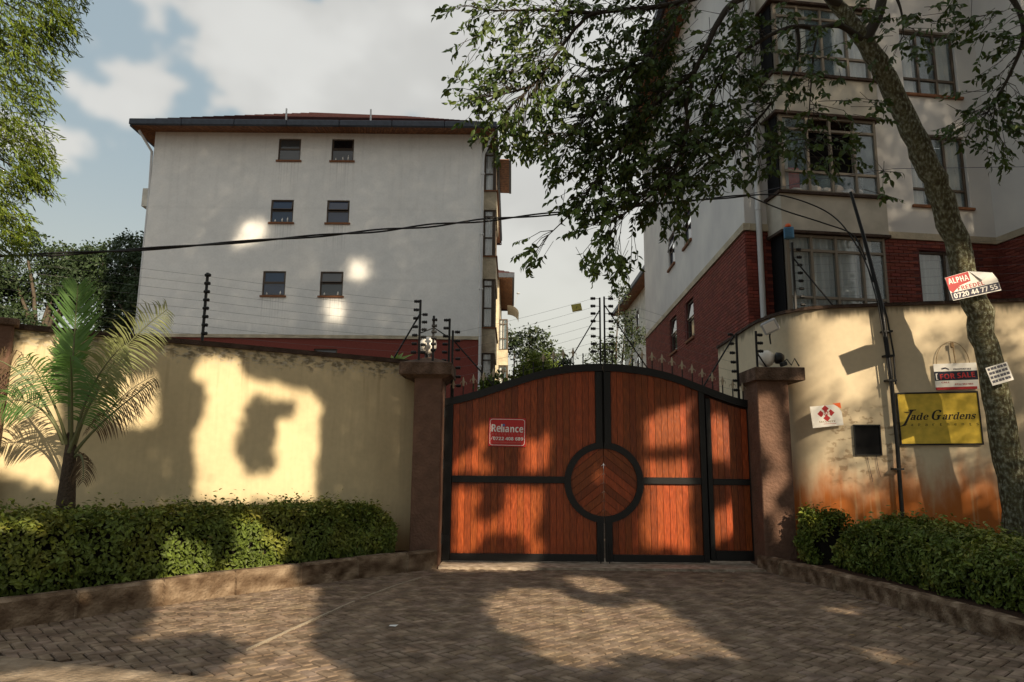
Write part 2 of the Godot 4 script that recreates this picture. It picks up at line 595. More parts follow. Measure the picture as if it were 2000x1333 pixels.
# two-light window in a wall opening: fixed light below, top-hung light above that may stand open
func small_window(wall: Node3D, x: Transform3D, w: float, h: float, open: float, frame: Material, pane: Material, things := 0) -> void:
	var b := MB.new()
	var f := 0.045
	var mid := h * 0.52
	bar(b, x, 0, w, 0, f, -0.10, -0.05)
	bar(b, x, 0, w, h - f, h, -0.10, -0.05)
	bar(b, x, 0, f, f, h - f, -0.10, -0.05)
	bar(b, x, w - f, w, f, h - f, -0.10, -0.05)
	bar(b, x, f, w - f, mid - f / 2, mid + f / 2, -0.10, -0.05)
	var win := obj("window", b, frame, wall)
	var p := MB.new()
	bar(p, x, f, w - f, f, mid - f / 2, -0.085, -0.075)
	obj("pane", p, pane, win)
	var q := MB.new()
	var tilt := Transform3D(Basis(Vector3.RIGHT, -open), Vector3(0, h - f, -0.075))
	bar(q, x * tilt, f + 0.005, w - f - 0.005, -(h - f - mid - f / 2), 0, -0.012, 0.0)
	obj("pane", q, pane, win)
	var e := MB.new()
	var top := x * tilt
	for z in [[f, w - f, -(h - f - mid - f / 2), -(h - f - mid - f / 2) + 0.03], [f, f + 0.03, -(h - f - mid - f / 2) + 0.03, -0.001], [w - f - 0.03, w - f, -(h - f - mid - f / 2) + 0.03, -0.001]]:
		bar(e, top, z[0], z[1], z[2], z[3], -0.017, 0.014)
	obj("sash", e, frame, win)
	var d := MB.new()
	bar(d, x, 0.0, w, 0.0, h, -0.4, -0.39)  # black sheet stands in for the unlit room
	obj("dark_room", d, M.void, win)
	var s := MB.new()
	bar(s, x, -0.06, w + 0.06, -0.07, -0.003, -0.05, 0.06)
	obj("sill", s, M.sill, win)
	for k in things:
		var g := MB.new()
		var px := w * (0.2 + 0.55 * k / maxf(1.0, things - 1.0)) + 0.03 * (k % 2)
		var hh := 0.10 + 0.05 * ((k * 7) % 3)
		g.lathe([Vector2(0, 0), Vector2(0.028, 0), Vector2(0.028, hh * 0.65), Vector2(0.012, hh * 0.8), Vector2(0.012, hh), Vector2(0, hh)], 8, x * Transform3D(Basis(), Vector3(px, f, -0.06)))
		obj("bottle", g, M.print_white, win)

# wide window with mullions, transoms, clear panes and curtains; a black box stands in for the unlit room
func wide_window(wall: Node3D, x: Transform3D, w: float, h: float, cols: Array, rows: Array, frame: Material, curtain: Array, deep := 0.0, sd := 1, called := "window", room := true, open := []) -> MeshInstance3D:
	var b := MB.new()
	var f := 0.05
	for c in cols:
		bar(b, x, c - f / 2, c + f / 2, 0, h, deep - 0.06, deep + 0.01)
	for i in cols.size() - 1:
		for r in rows:
			bar(b, x, cols[i] + f / 2, cols[i + 1] - f / 2, clampf(r - f / 2, 0, h - f), clampf(r + f / 2, f, h), deep - 0.055, deep + 0.005)
	var win := obj(called, b, frame, wall)
	for i in cols.size() - 1:
		for j in rows.size() - 1:
			if open.has([i, j]):
				continue
			var p := MB.new()
			bar(p, x, cols[i] + f / 2, cols[i + 1] - f / 2, rows[j] + f / 2, rows[j + 1] - f / 2, deep - 0.035, deep - 0.03)
			obj("pane", p, M.clear, win)
	if room:
		var d := MB.new()
		bar(d, x, 0.0, w, 0.0, h, deep - 0.6, deep - 0.55)
		bar(d, x, 0.0, w, -0.02, -0.005, deep - 0.55, deep - 0.07)
		bar(d, x, 0.0, w, h + 0.005, h + 0.02, deep - 0.55, deep - 0.07)
		bar(d, x, -0.02, -0.005, 0, h, deep - 0.55, deep - 0.07)
		bar(d, x, w + 0.005, w + 0.02, 0, h, deep - 0.55, deep - 0.07)
		obj("dark_room", d, M.void, win)
	var r := RandomNumberGenerator.new()
	r.seed = sd
	for c in curtain:
		var g := MB.new()
		var n := int((c[1] - c[0]) / 0.025) + 2
		var ph := r.randf() * 6.0
		var last := Vector2.ZERO
		for i in n:
			var cx := lerpf(c[0], c[1], float(i) / (n - 1))
			var cz := deep - 0.10 + 0.020 * sin(cx * 42.0 + ph) + 0.012 * sin(cx * 17.0 + ph * 2.0)
			if i > 0:
				g.quad(x * Vector3(last.x, 0.01, last.y), x * Vector3(cx, 0.01, cz), x * Vector3(cx, h - 0.02, cz), x * Vector3(last.x, h - 0.02, last.y))
			last = Vector2(cx, cz)
		obj("curtain", g, M.net if x.origin.z < -20.0 else M.curtain, win)
	return win

# soffit boards across an eave between two edges, in the plane of the four corners
func soffit(parent: Node3D, a: Vector3, b: Vector3, c: Vector3, d: Vector3, step: float) -> void:
	# a-b is the wall edge, d-c the outer edge; one board per step along it
	var n := int((b - a).length() / step)
	var shapes := [MB.new(), MB.new(), MB.new()]
	for i in n:
		var t0 := float(i) / n
		var t1 := (i + 0.86) / n
		var g: MB = shapes[(i * 7 + i / 3) % 3]
		var p := [a.lerp(b, t0), a.lerp(b, t1), d.lerp(c, t1), d.lerp(c, t0)]
		var up := Vector3.UP * 0.03
		g.quad(p[0], p[1], p[2], p[3])
		g.quad(p[3] + up, p[2] + up, p[1] + up, p[0] + up)
		g.quad(p[0], p[3], p[3] + up, p[0] + up)
		g.quad(p[2], p[1], p[1] + up, p[2] + up)
	for k in 3:
		var o := obj("soffit_boards", shapes[k], M.soffits[k], parent)
		o.set_meta("kind", "stuff")

# clump of small leaves used in crowns
func clump(n: int, size: float, leaf: float, sd: int, narrow := 0.5) -> ArrayMesh:
	var b := MB.new()
	var r := RandomNumberGenerator.new()
	r.seed = sd
	for i in n:
		var p := Vector3(r.randfn(), r.randfn(), r.randfn()) * size * 0.45
		var q := Basis.from_euler(Vector3(r.randf() * TAU, r.randf() * TAU, r.randf() * TAU))
		var l := leaf * r.randf_range(0.7, 1.25)
		var w := l * narrow
		b.quad(p - q.x * l * 0.5, p - q.y * w * 0.5 + q.z * w * 0.15, p + q.x * l * 0.5, p + q.y * w * 0.5 + q.z * w * 0.15)
	return b.mesh()

func blade(len: float, wid: float, droop: float) -> ArrayMesh:
	# a leaf from its stalk at the origin along +x, folded on its midrib and bent down
	var b := MB.new()
	var st := [0.0, 0.22, 0.5, 0.78, 1.0]
	var ws := [0.03, 0.75, 1.0, 0.55, 0.0]
	var mid := []
	var lef := []
	var rig := []
	for i in 5:
		var c := Vector3(st[i] * len, -droop * st[i] * st[i] * len, 0)
		mid.push_back(c)
		lef.push_back(c + Vector3(0, wid * 0.16 * ws[i], wid * 0.5 * ws[i]))
		rig.push_back(c + Vector3(0, wid * 0.16 * ws[i], -wid * 0.5 * ws[i]))
	for i in 4:
		b.quad(mid[i], lef[i], lef[i + 1], mid[i + 1])
		b.quad(rig[i], mid[i], mid[i + 1], rig[i + 1])
	return b.mesh()

func spread(r: RandomNumberGenerator) -> Vector3:
	while true:
		var p := Vector3(r.randf_range(-1, 1), r.randf_range(-1, 1), r.randf_range(-1, 1))
		if p.length_squared() < 1.0:
			return p
	return Vector3.ZERO

# tree with a trunk, limbs to its lobes and a crown of leaf clumps; lobes are [centre, radii]
func far_tree(called: String, label: String, foot: Vector3, trunk_r: float, lobes: Array, per: float, cl: ArrayMesh, lm: Material, sd: int, fork := 0.55, hollow := 0.45) -> Node3D:
	var t := thing(called, label, "tree", foot)
	var r := RandomNumberGenerator.new()
	r.seed = sd
	var top := Vector3.ZERO
	for l in lobes:
		top += l[0]
	top /= lobes.size()
	var knee := foot.lerp(top, fork) + Vector3(r.randf_range(-0.3, 0.3), 0, 0)
	var b := MB.new()
	b.tube([foot - Vector3.UP * 0.1, foot.lerp(knee, 0.5) + Vector3(0.1, 0, 0), knee], [trunk_r, trunk_r * 0.8, trunk_r * 0.65], 8)
	obj("trunk", b, M.trunk_far, t)
	var xs := []
	var cs := []
	for l in lobes:
		var g := MB.new()
		var mid: Vector3 = knee.lerp(l[0], 0.5) + Vector3(r.randf_range(-0.2, 0.2), 0.25, r.randf_range(-0.2, 0.2))
		g.tube([knee, mid, l[0]], [trunk_r * 0.45, trunk_r * 0.3, trunk_r * 0.12], 6)
		obj("limb", g, M.trunk_far, t)
		var rad: Vector3 = l[1]
		var n := int(per * rad.x * rad.y * 4.0)
		for i in n:
			var p := spread(r)
			if p.length() < hollow:
				p = p.normalized() * r.randf_range(hollow, 1.0)
			xs.push_back(Transform3D(Basis.from_euler(Vector3(r.randf() * TAU, r.randf() * TAU, 0)).scaled(Vector3.ONE * r.randf_range(0.7, 1.3)), l[0] + p * rad))
			var s := r.randf_range(0.6, 1.15)
			cs.push_back(Color(s, s * r.randf_range(0.92, 1.05), s * r.randf_range(0.8, 1.1)))
	scatter("crown", cl, lm, xs, cs, t)
	return t

func roof_course_strip(b: MB, a: Vector3, c: Vector3, d: Vector3, e: Vector3, rows: int) -> void:
	# stepped courses between the eave edge a-c and the upper edge e-d (e above a)
	var nrm := (c - a).cross(e - a).normalized()
	for i in rows:
		var t0 := float(i) / rows
		var t1 := (i + 1.0) / rows
		var p0 := a.lerp(e, t0) + nrm * 0.035
		var p1 := c.lerp(d, t0) + nrm * 0.035
		var q1 := c.lerp(d, t1)
		var q0 := a.lerp(e, t1)
		b.quad(p0, p1, q1, q0)
		b.quad(p0 - nrm * 0.05, p1 - nrm * 0.05, p1, p0)

func hip_roof(parent: Node3D, lo: Vector3, hi: Vector3, r1: Vector3, r2: Vector3) -> void:
	var a := Vector3(lo.x, lo.y, hi.z)
	var c := Vector3(hi.x, lo.y, hi.z)
	var d := Vector3(hi.x, lo.y, lo.z)
	var e := Vector3(lo.x, lo.y, lo.z)
	var b := MB.new()
	roof_course_strip(b, a, c, r2, r1, 18)
	roof_course_strip(b, c, d, r2, r2, 18)
	roof_course_strip(b, e, a, r1, r1, 18)
	roof_course_strip(b, d, e, r1, r2, 18)
	obj("roof", b, M.tile, parent)

func left_building() -> void:
	var t := thing("apartment_building", "grey white apartment block on the left with two columns of small windows", "building", Vector3(-7.8, 0, -27))
	var o := Vector3(-14.4, 0, -27)
	var rows := [[13.46, 14.38, -9.42, -7.29], [10.87, 11.80, -9.56, -7.35], [7.92, 8.89, -9.69, -7.46]]
	var holes := []
	for r in rows:
		for x in [r[2], r[3]]:
			holes.push_back(Rect2(x + 14.4, r[0] - 6.38, 0.89, r[1] - r[0]))
	var b := MB.new()
	facade(b, o + Vector3.UP * 6.38, Vector3.RIGHT, Vector3.BACK, 13.1, 14.62 - 6.38, holes, 0.13)
	facade(b, Vector3(-1.3, 6.38, -27), Vector3.FORWARD, Vector3.RIGHT, 15, 14.62 - 6.38, [], 0.1)
	facade(b, Vector3(-14.4, 6.38, -42), Vector3.BACK, Vector3.LEFT, 15, 14.62 - 6.38, [], 0.1)
	facade(b, Vector3(-1.3, 6.38, -42), Vector3.LEFT, Vector3.FORWARD, 13.1, 14.62 - 6.38, [], 0.1)
	var wall := obj("wall", b, M.weathered, t)
	var k := 0
	for r in rows:
		for x in [r[2], r[3]]:
			small_window(wall, along(Vector3(x, r[0], -27), Vector3.RIGHT, Vector3.BACK), 0.89, r[1] - r[0], [0.0, 0.12, 0.3, 0.28, 0.05, 0.25][k], M.frame, [M.pane_grey, M.pane_dark, M.pane, M.pane, M.pane, M.pane_grey][k], [0, 3, 3, 0, 2, 2][k])
			k += 1
	var lower := [Rect2(4.6, 4.85, 0.89, 1.0), Rect2(6.85, 4.85, 0.89, 1.0)]
	var g := MB.new()
	facade(g, o, Vector3.RIGHT, Vector3.BACK, 13.1, 6.25, lower, 0.13)
	facade(g, Vector3(-1.3, 0, -27), Vector3.FORWARD, Vector3.RIGHT, 15, 6.25, [], 0.1)
	facade(g, Vector3(-14.4, 0, -42), Vector3.BACK, Vector3.LEFT, 15, 6.25, [], 0.1)
	var base := obj("brick_base", g, M.brick_far, t)
	for r in lower:
		small_window(base, along(o + Vector3(r.position.x, r.position.y, 0), Vector3.RIGHT, Vector3.BACK), 0.89, 1.0, 0.1, M.frame, M.pane_dark)
	var cb := MB.new()
	cb.box(Vector3(-14.45, 6.25, -42), Vector3(-1.25, 6.38, -26.94))
	obj("string_course", cb, M.cream, t)
	# eave
	soffit(t, Vector3(-14.4, 14.62, -27), Vector3(-1.3, 14.62, -27), Vector3(-0.75, 14.5, -26.2), Vector3(-14.95, 14.5, -26.2), 0.11)
	soffit(t, Vector3(-1.3, 14.62, -27), Vector3(-1.3, 14.62, -41), Vector3(-0.75, 14.5, -41), Vector3(-0.75, 14.5, -26.2), 0.11)
	soffit(t, Vector3(-14.4, 14.62, -41), Vector3(-14.4, 14.62, -27), Vector3(-14.95, 14.5, -26.2), Vector3(-14.95, 14.5, -41), 0.11)
	var gu := MB.new()
	for seg in 7:
		var x0 := -15.0 + seg * 2.05
		gu.cbox(Transform3D(Basis(), Vector3(x0 + 1.02, 14.62, -26.14)), Vector3(2.035, 0.24, 0.14), 0.02)
	for seg in 7:
		gu.cbox(Transform3D(Basis(), Vector3(-0.70, 14.62, -27.3 - seg * 2.05)), Vector3(0.14, 0.24, 2.035), 0.02)
		gu.cbox(Transform3D(Basis(), Vector3(-15.0, 14.62, -27.3 - seg * 2.05)), Vector3(0.14, 0.24, 2.035), 0.02)
	obj("gutter", gu, M.gutter, t)
	hip_roof(t, Vector3(-15.0, 14.70, -42), Vector3(-0.70, 14.70, -26.15), Vector3(-9.7, 18.6, -33.0), Vector3(-5.6, 18.95, -34.0))
	for x in [-9.15, -5.75]:
		var v := MB.new()
		v.tube([Vector3(x, 14.9, -26.9), Vector3(x - 0.02, 15.62, -26.9)], [0.035, 0.035], 8)
		obj("vent_pipe", v, M.pipe, t)
	var dp := MB.new()
	dp.tube([Vector3(-0.78, 14.5, -26.5), Vector3(-1.19, 13.75, -26.88), Vector3(-1.22, 13.5, -26.92), Vector3(-1.22, 0, -26.92)], [0.055, 0.055, 0.055, 0.055], 10)
	for y in [5.2, 8.2, 10.4, 12.9]:
		dp.box(Vector3(-1.30, y, -26.995), Vector3(-1.14, y + 0.05, -26.85))
	obj("downpipe", dp, M.pipe, t)
	var dl := MB.new()
	dl.tube([Vector3(-14.75, 14.4, -26.4), Vector3(-14.45, 13.75, -26.95), Vector3(-14.47, 12.0, -27.1), Vector3(-14.47, 0, -27.1)], [0.05, 0.05, 0.05, 0.05], 8)
	obj("downpipe", dl, M.pipe, t)
	var bx := MB.new()
	bx.box(Vector3(-14.85, 11.6, -27.9), Vector3(-14.405, 12.35, -27.3))
	obj("side_balcony", bx, M.white_back, t)
	# bay tower on the right side
	var z0 := -28.0
	var bay := MB.new()
	for y in [[0.0, 2.9], [5.9, 6.93], [8.91, 9.87], [11.83, 12.66]]:
		bay.box(Vector3(-1.299, y[0], -31.6), Vector3(-0.68, y[1], z0))
	bay.box(Vector3(-1.298, 0, -31.4), Vector3(-1.20, 14.6, z0 - 0.2))
	var bw := obj("bay", bay, M.cream, t)
	for y in [[2.9, 5.9], [6.93, 8.91], [9.87, 11.83], [12.66, 14.5]]:
		var h: float = y[1] - y[0]
		wide_window(bw, along(Vector3(-1.18, y[0], z0 - 0.06), Vector3.RIGHT, Vector3.BACK), 0.44, h, [0.02, 0.36, 0.44], [0.02, h * 0.4, h - 0.28, h - 0.02], M.frame, [[0.03, 0.34]], 0.0, int(y[0]) + 3)
		wide_window(bw, along(Vector3(-0.74, y[0], z0 - 0.08), Vector3.FORWARD, Vector3.RIGHT), 3.3, h, [0.02, 0.82, 1.64, 2.46, 3.28], [0.02, h * 0.4, h - 0.28, h - 0.02], M.frame, [[0.25, 1.4], [2.0, 3.2]], 0.0, int(y[0]) + 4, "window", false)
		var s := MB.new()
		s.box(Vector3(-1.25, y[0] - 0.05, -31.65), Vector3(-0.62, y[0] - 0.002, z0 + 0.06))
		obj("sill", s, M.sill, bw)
	soffit(t, Vector3(-1.3, 14.60, -29.3), Vector3(-1.3, 14.60, -33.2), Vector3(-0.2, 14.57, -33.2), Vector3(-0.2, 14.57, -29.3), 0.11)
	var wg := MB.new()
	wg.box(Vector3(-0.2, 14.55, -33.2), Vector3(-0.1, 14.78, -29.3))
	wg.box(Vector3(-0.69, 14.64, -33.3), Vector3(-0.2, 14.78, -33.2))
	obj("gutter", wg, M.gutter, t)

func back_buildings() -> void:
	# second block behind the left one
	var t := thing("apartment_building", "cream block with bays, seen past the right edge of the grey white block", "building", Vector3(-5, 0, -42))
	var b := MB.new()
	facade(b, Vector3(-12, 0, -42), Vector3.RIGHT, Vector3.BACK, 11.2, 13.0, [], 0.1)
	facade(b, Vector3(-0.8, 0, -42), Vector3.FORWARD, Vector3.RIGHT, 11, 13.0, [], 0.1)
	var w := obj("wall", b, M.cream, t)
	for y in [2.6, 5.5, 8.4]:
		var bay := MB.new()
		bay.box(Vector3(-0.80, y - 0.95, -50), Vector3(-0.25, y - 0.02, -42.9))
		var bo := obj("bay", bay, M.cream, t)
		wide_window(bo, along(Vector3(-0.79, y, -43.0), Vector3.RIGHT, Vector3.BACK), 0.5, 1.9, [0.02, 0.25, 0.48], [0.02, 0.7, 1.6, 1.88], M.frame, [[0.02, 0.3]], 0.0, int(y))
		wide_window(bo, along(Vector3(-0.28, y, -43.05), Vector3.FORWARD, Vector3.RIGHT), 6.6, 1.9, [0.02, 1.65, 3.3, 4.95, 6.58], [0.02, 0.7, 1.6, 1.88], M.frame, [[0.3, 2.4], [3.5, 6.4]], 0.0, int(y) + 9, "window", false)
	var aw := MB.new()
	for i in 6:
		var a0 := PI * 0.5 * i / 6.0
		var a1 := PI * 0.5 * (i + 1) / 6.0
		aw.quad(Vector3(-0.3 + 0.7 * sin(a0), 10.6 + 0.5 * cos(a0), -42.6), Vector3(-0.3 + 0.7 * sin(a1), 10.6 + 0.5 * cos(a1), -42.6), Vector3(-0.3 + 0.7 * sin(a1), 10.6 + 0.5 * cos(a1), -45.5), Vector3(-0.3 + 0.7 * sin(a0), 10.6 + 0.5 * cos(a0), -45.5))
	obj("awning", aw, M.white_back, t)
	soffit(t, Vector3(-0.8, 12.6, -41.3), Vector3(-0.8, 12.6, -50.5), Vector3(0.0, 12.5, -50.5), Vector3(0.0, 12.5, -41.3), 0.16)
	soffit(t, Vector3(-6, 12.6, -42), Vector3(-0.8, 12.6, -42), Vector3(0.0, 12.5, -41.3), Vector3(-6, 12.5, -41.3), 0.16)
	var g := MB.new()
	g.box(Vector3(0.0, 12.48, -50.5), Vector3(0.1, 12.75, -41.25))
	g.box(Vector3(-6, 12.48, -41.3), Vector3(0.0, 12.75, -41.22))
	obj("gutter", g, M.gutter, t)
	hip_roof(t, Vector3(-12, 12.75, -52), Vector3(0.1, 12.75, -41.25), Vector3(-6.5, 15.2, -46.5), Vector3(-5.5, 15.2, -46.6))
	var an := MB.new()
	an.tube([Vector3(0.05, 11.0, -43), Vector3(0.35, 11.9, -43)], [0.012, 0.012], 5)
	an.lathe([Vector2(0, 0), Vector2(0.10, 0.02), Vector2(0.10, 0.08), Vector2(0, 0.1)], 8, Transform3D(Basis(), Vector3(0.36, 11.88, -43)))
	obj("aerial", an, M.metal, t)
	# block behind the right one
	var f := thing("apartment_building", "far white block with a brown eave, left of the red brick wall", "building", Vector3(16, 0, -46))
	var c := MB.new()
	var holes := [Rect2(3.6, 12.2, 1.1, 1.4), Rect2(6.1, 12.2, 1.1, 1.4), Rect2(3.6, 8.6, 1.1, 1.5), Rect2(6.1, 8.6, 1.1, 1.5)]
	facade(c, Vector3(9.88, 0, -62.0), Vector3.BACK, Vector3.LEFT, 16, 14.7, holes, 0.15)
	facade(c, Vector3(9.88, 0, -46), Vector3.RIGHT, Vector3.BACK, 12, 14.7, [], 0.1)
	var fw := obj("wall", c, M.white_back, f)
	for r in holes:
		small_window(fw, along(Vector3(9.88, r.position.y, -62.0 + r.position.x), Vector3.BACK, Vector3.LEFT), r.size.x, r.size.y, 0.4, M.frame, M.pane)
	soffit(f, Vector3(9.88, 14.7, -62.4), Vector3(9.88, 14.7, -45.5), Vector3(8.95, 14.55, -45.5), Vector3(8.95, 14.55, -62.4), 0.2)
	var fg := MB.new()
	fg.box(Vector3(8.82, 14.52, -62.4), Vector3(8.95, 14.8, -45.4))
	obj("gutter", fg, M.gutter, f)
	hip_roof(f, Vector3(8.85, 14.8, -62.4), Vector3(23, 14.8, -45.4), Vector3(16, 18.5, -54.5), Vector3(16.4, 18.5, -53.5))

var brick_xs := []
var brick_cs := []
func lay_bricks(o: Vector3, u: Vector3, n: Vector3, w: float, y0: float, y1: float, holes: Array) -> void:
	# running bond on the face from o along u; each brick stands 8 mm proud of the mortar bed
	var rows := int((y1 - y0) / 0.075)
	var basis := Basis(u, Vector3.UP, n)
	for j in rows:
		var y := y0 + (j + 0.5) * 0.075
		var x := -0.1125 * (j % 2) + 0.1125
		while x < w + 0.1:
			var x0 := maxf(x - 0.1075, 0.003)
			var x1 := minf(x + 0.1075, w - 0.003)
			x += 0.225
			if x1 - x0 < 0.04:
				continue
			var skip := false
			for r in holes:
				if y > r.position.y - 0.03 and y < r.end.y + 0.03 and x1 > r.position.x - 0.03 and x0 < r.end.x + 0.03:
					skip = true
			if skip:
				continue
			var s := rng.randf_range(0.72, 1.12)
			brick_xs.push_back(Transform3D(basis * Basis.from_scale(Vector3((x1 - x0) / 0.215, 1, 1)), o + u * (x0 + x1) * 0.5 + Vector3.UP * y + n * rng.randf_range(0.0, 0.004)))
			brick_cs.push_back(Color(s, s * rng.randf_range(0.92, 1.06), s * rng.randf_range(0.92, 1.08)))

func right_building() -> void:
	var t := thing("apartment_building", "tall cream block on the right with red brick lower storey and bay windows", "building", Vector3(8, 0, -15))
	var a := Vector3(4.88, 0, -14.45)
	var u := Vector3(0.9903, 0, -0.139).normalized()
	var n := u.cross(Vector3.UP)
	var far := Vector3(5.29, 0, -27.85)
	var us := (a - far).normalized()
	var ns := us.cross(Vector3.UP)
	var ls := (a - far).length()
	var top := 14.7
	var up_holes := []
	for y in [7.9, 10.55]:
		for s in [5.05, 7.45]:
			up_holes.push_back(Rect2(s, y - 6.62, 1.0, 1.05))
	var low_holes := [Rect2(5.0, 5.12, 1.0, 1.1), Rect2(7.45, 5.12, 0.95, 1.1)]
	var fu := [Rect2(3.98, 7.28 - 6.62, 1.38, 1.69), Rect2(3.98, 9.93 - 6.62, 1.38, 1.6), Rect2(0.95, 7.2 - 6.62, 1.6, 1.6), Rect2(0.95, 9.85 - 6.62, 1.6, 1.6)]
	var fl := [Rect2(3.98, 4.35, 1.3, 1.9), Rect2(0.95, 4.0, 1.6, 2.2)]
	var b := MB.new()
	facade(b, far + Vector3.UP * 6.62, us, ns, ls, top - 6.62, up_holes, 0.15)
	facade(b, a + Vector3.UP * 6.62, u, n, 5.9, top - 6.62, fu, 0.15)
	var wg := a + u * 5.9
	facade(b, wg + Vector3.UP * 6.62, n, n.cross(Vector3.UP), 1.3, top - 6.62, [], 0.1)
	facade(b, wg + n * 1.3 + Vector3.UP * 6.62, u, n, 6, top - 6.62, [], 0.1)
	var wall := obj("wall", b, M.white, t)
	var k := MB.new()
	facade(k, far, us, ns, ls, 6.47, low_holes, 0.15)
	facade(k, a, u, n, 5.9, 6.47, fl, 0.15)
	facade(k, wg, n, n.cross(Vector3.UP), 1.3, 6.47, [], 0.1)
	facade(k, wg + n * 1.3, u, n, 6, 6.47, [], 0.1)
	var base := obj("brick_base", k, M.mortar, t)
	var c := MB.new()
	for e in [[far, us, ns, ls + 0.05], [a, u, n, 5.85], [wg, n, n.cross(Vector3.UP), 1.35], [wg + n * 1.3, u, n, 6.0]]:
		bar(c, along(e[0] + Vector3.UP * 6.47, e[1], e[2]), -0.0, e[3], 0, 0.15, -0.1, 0.045 if e[1] != us else 0.05)
	obj("string_course", c, M.cream, t)
	for r in up_holes:
		small_window(wall, along(far + us * r.position.x + Vector3.UP * (r.position.y + 6.62), us, ns), r.size.x, r.size.y, 0.25, M.frame, M.pane)
	for r in low_holes:
		small_window(base, along(far + us * r.position.x + Vector3.UP * r.position.y, us, ns), r.size.x, r.size.y, 0.1, M.frame, M.pane_dark)
	for r in [fu[0], fu[1]]:
		wide_window(wall, along(a + u * r.position.x + Vector3.UP * (r.position.y + 6.62), u, n), r.size.x, r.size.y, [0.03, 0.45, 0.9, 1.35], [0.03, 0.42, r.size.y - 0.03], M.frame, [[0.1, 0.4], [0.95, 1.3]], -0.08, 21)
		var s := MB.new()
		bar(s, along(a + u * r.position.x + Vector3.UP * (r.position.y + 6.62), u, n), -0.06, r.size.x + 0.06, -0.06, -0.003, -0.05, 0.06)
		obj("sill", s, M.sill, wall)
	wide_window(base, along(a + u * 3.98 + Vector3.UP * 4.35, u, n), 1.3, 1.9, [0.03, 0.66, 1.27], [0.03, 0.5, 1.87], M.frame, [[0.05, 0.62], [0.7, 1.25]], -0.08, 23)
	# bricks
	lay_bricks(far + Vector3.UP * 2.4, us, ns, ls, 0, 6.45 - 2.4, [Rect2(5.0, 5.12 - 2.4, 1.0, 1.1), Rect2(7.45, 5.12 - 2.4, 0.95, 1.1)])
	lay_bricks(a + Vector3.UP * 3.6, u, n, 5.9, 0, 6.45 - 3.6, [Rect2(3.98, 0.75, 1.3, 1.9), Rect2(0.6, -1, 2.3, 5)])
	lay_bricks(wg + Vector3.UP * 3.6, n, n.cross(Vector3.UP), 1.3, 0, 6.45 - 3.6, [])
	var order := range(brick_xs.size())
	order.sort_custom(func(i, j): return brick_xs[i].origin.distance_squared_to(Vector3(2.2, 3.6, -11.0)) < brick_xs[j].origin.distance_squared_to(Vector3(2.2, 3.6, -11.0)))
	var bm := MB.new()
	bm.cbox(Transform3D(), Vector3(0.215, 0.065, 0.024), 0.004)
	var brick := bm.mesh()
	var off := offset(base)
	var xs := []
	var cs := []
	for i in order.size():
		var q: int = order[i]
		if i < 300:
			var o := put_mesh("brick", brick, M.bricks[q % 4], base)
			o.transform = brick_xs[q]
			o.position -= off
		else:
			xs.push_back(brick_xs[q])
			cs.push_back(brick_cs[q])
	scatter("bricks", brick, M.brick, xs, cs, base)
	# bays
	var x := along(a + n * 0.6, u, n)
	for y in [[6.33, 7.10], [8.93, 9.74], [11.5, 12.3]]:
		var p := MB.new()
		bar(p, x, 0.50, 2.86, y[0], y[1], -0.62, 0.0)
		var par := obj("parapet", p, M.parapet, t)
		var s := MB.new()
		bar(s, x, 0.45, 2.91, y[1] + 0.003, y[1] + 0.06, -0.62, 0.06)
		bar(s, x, 0.47, 2.89, y[0] - 0.06, y[0] - 0.003, -0.62, 0.03)
		obj("sill", s, M.coping, par)
	wide_window(t, x * Transform3D(Basis(), Vector3(0.58, 4.0, 0)), 2.2, 2.26, [0.03, 0.56, 1.1, 1.68, 2.17], [0.03, 0.95, 1.93, 2.23], M.frame_light, [[0.04, 0.55], [0.58, 1.08], [1.12, 1.62], [1.7, 1.95]], -0.05, 31, "bay_window")
	wide_window(t, x * Transform3D(Basis(), Vector3(0.58, 7.17, 0)), 2.2, 1.7, [0.03, 0.62, 1.14, 1.68, 2.17], [0.03, 0.46, 1.4, 1.67], M.frame_light, [[0.04, 0.2]], -0.05, 32, "bay_window", true, [[1, 1], [2, 1], [1, 2], [2, 2]])
	wide_window(t, x * Transform3D(Basis(), Vector3(0.58, 9.81, 0)), 2.2, 1.62, [0.03, 0.56, 1.1, 1.68, 2.17], [0.03, 0.46, 1.35, 1.6], M.frame_light, [[0.04, 0.8], [1.4, 2.15]], -0.05, 33, "bay_window")
	for y in [[4.0, 6.26], [7.17, 8.87], [9.81, 11.43]]:
		var sd := MB.new()
		var xl := along(a + u * 0.56 + Vector3.UP * y[0], n, n.cross(Vector3.UP))
		wide_window(t, xl, 0.56, y[1] - y[0], [0.03, 0.53], [0.03, 0.8, y[1] - y[0] - 0.03], M.frame_light, [[0.05, 0.3]], -0.04, 41, "bay_window", false)
	# bedding and cloths on the first bay's ledge
	var bl := MB.new()
	for i in 7:
		var q := Vector3(1.0 + 0.22 * i, 7.25 + 0.06 * sin(i * 2.1), -0.25)
		bl.cbox(x * Transform3D(Basis.from_euler(Vector3(0.1 * i, 0.4 * i, 0.25 * sin(i * 1.7))), q), Vector3(0.34, 0.16 + 0.1 * (i % 3), 0.22), 0.05)
	obj("folded_bedding", bl, M.laundry, t)
	var rc := MB.new()
	bar(rc, x, 0.66, 1.05, 7.22, 7.75, -0.22, -0.18)
	obj("red_cloth", rc, M.red_thing, t)
	var dp := MB.new()
	var q0 := a + u * 0.27 + n * 0.09
	dp.tube([q0 + Vector3.UP * 2.5, q0 + Vector3.UP * 14.4], [0.06, 0.06], 12)
	for y in [4.4, 6.9, 9.4]:
		dp.tube([q0 + Vector3.UP * y, q0 + Vector3.UP * (y + 0.1)], [0.07, 0.07], 12)
	obj("downpipe", dp, M.pipe, t)
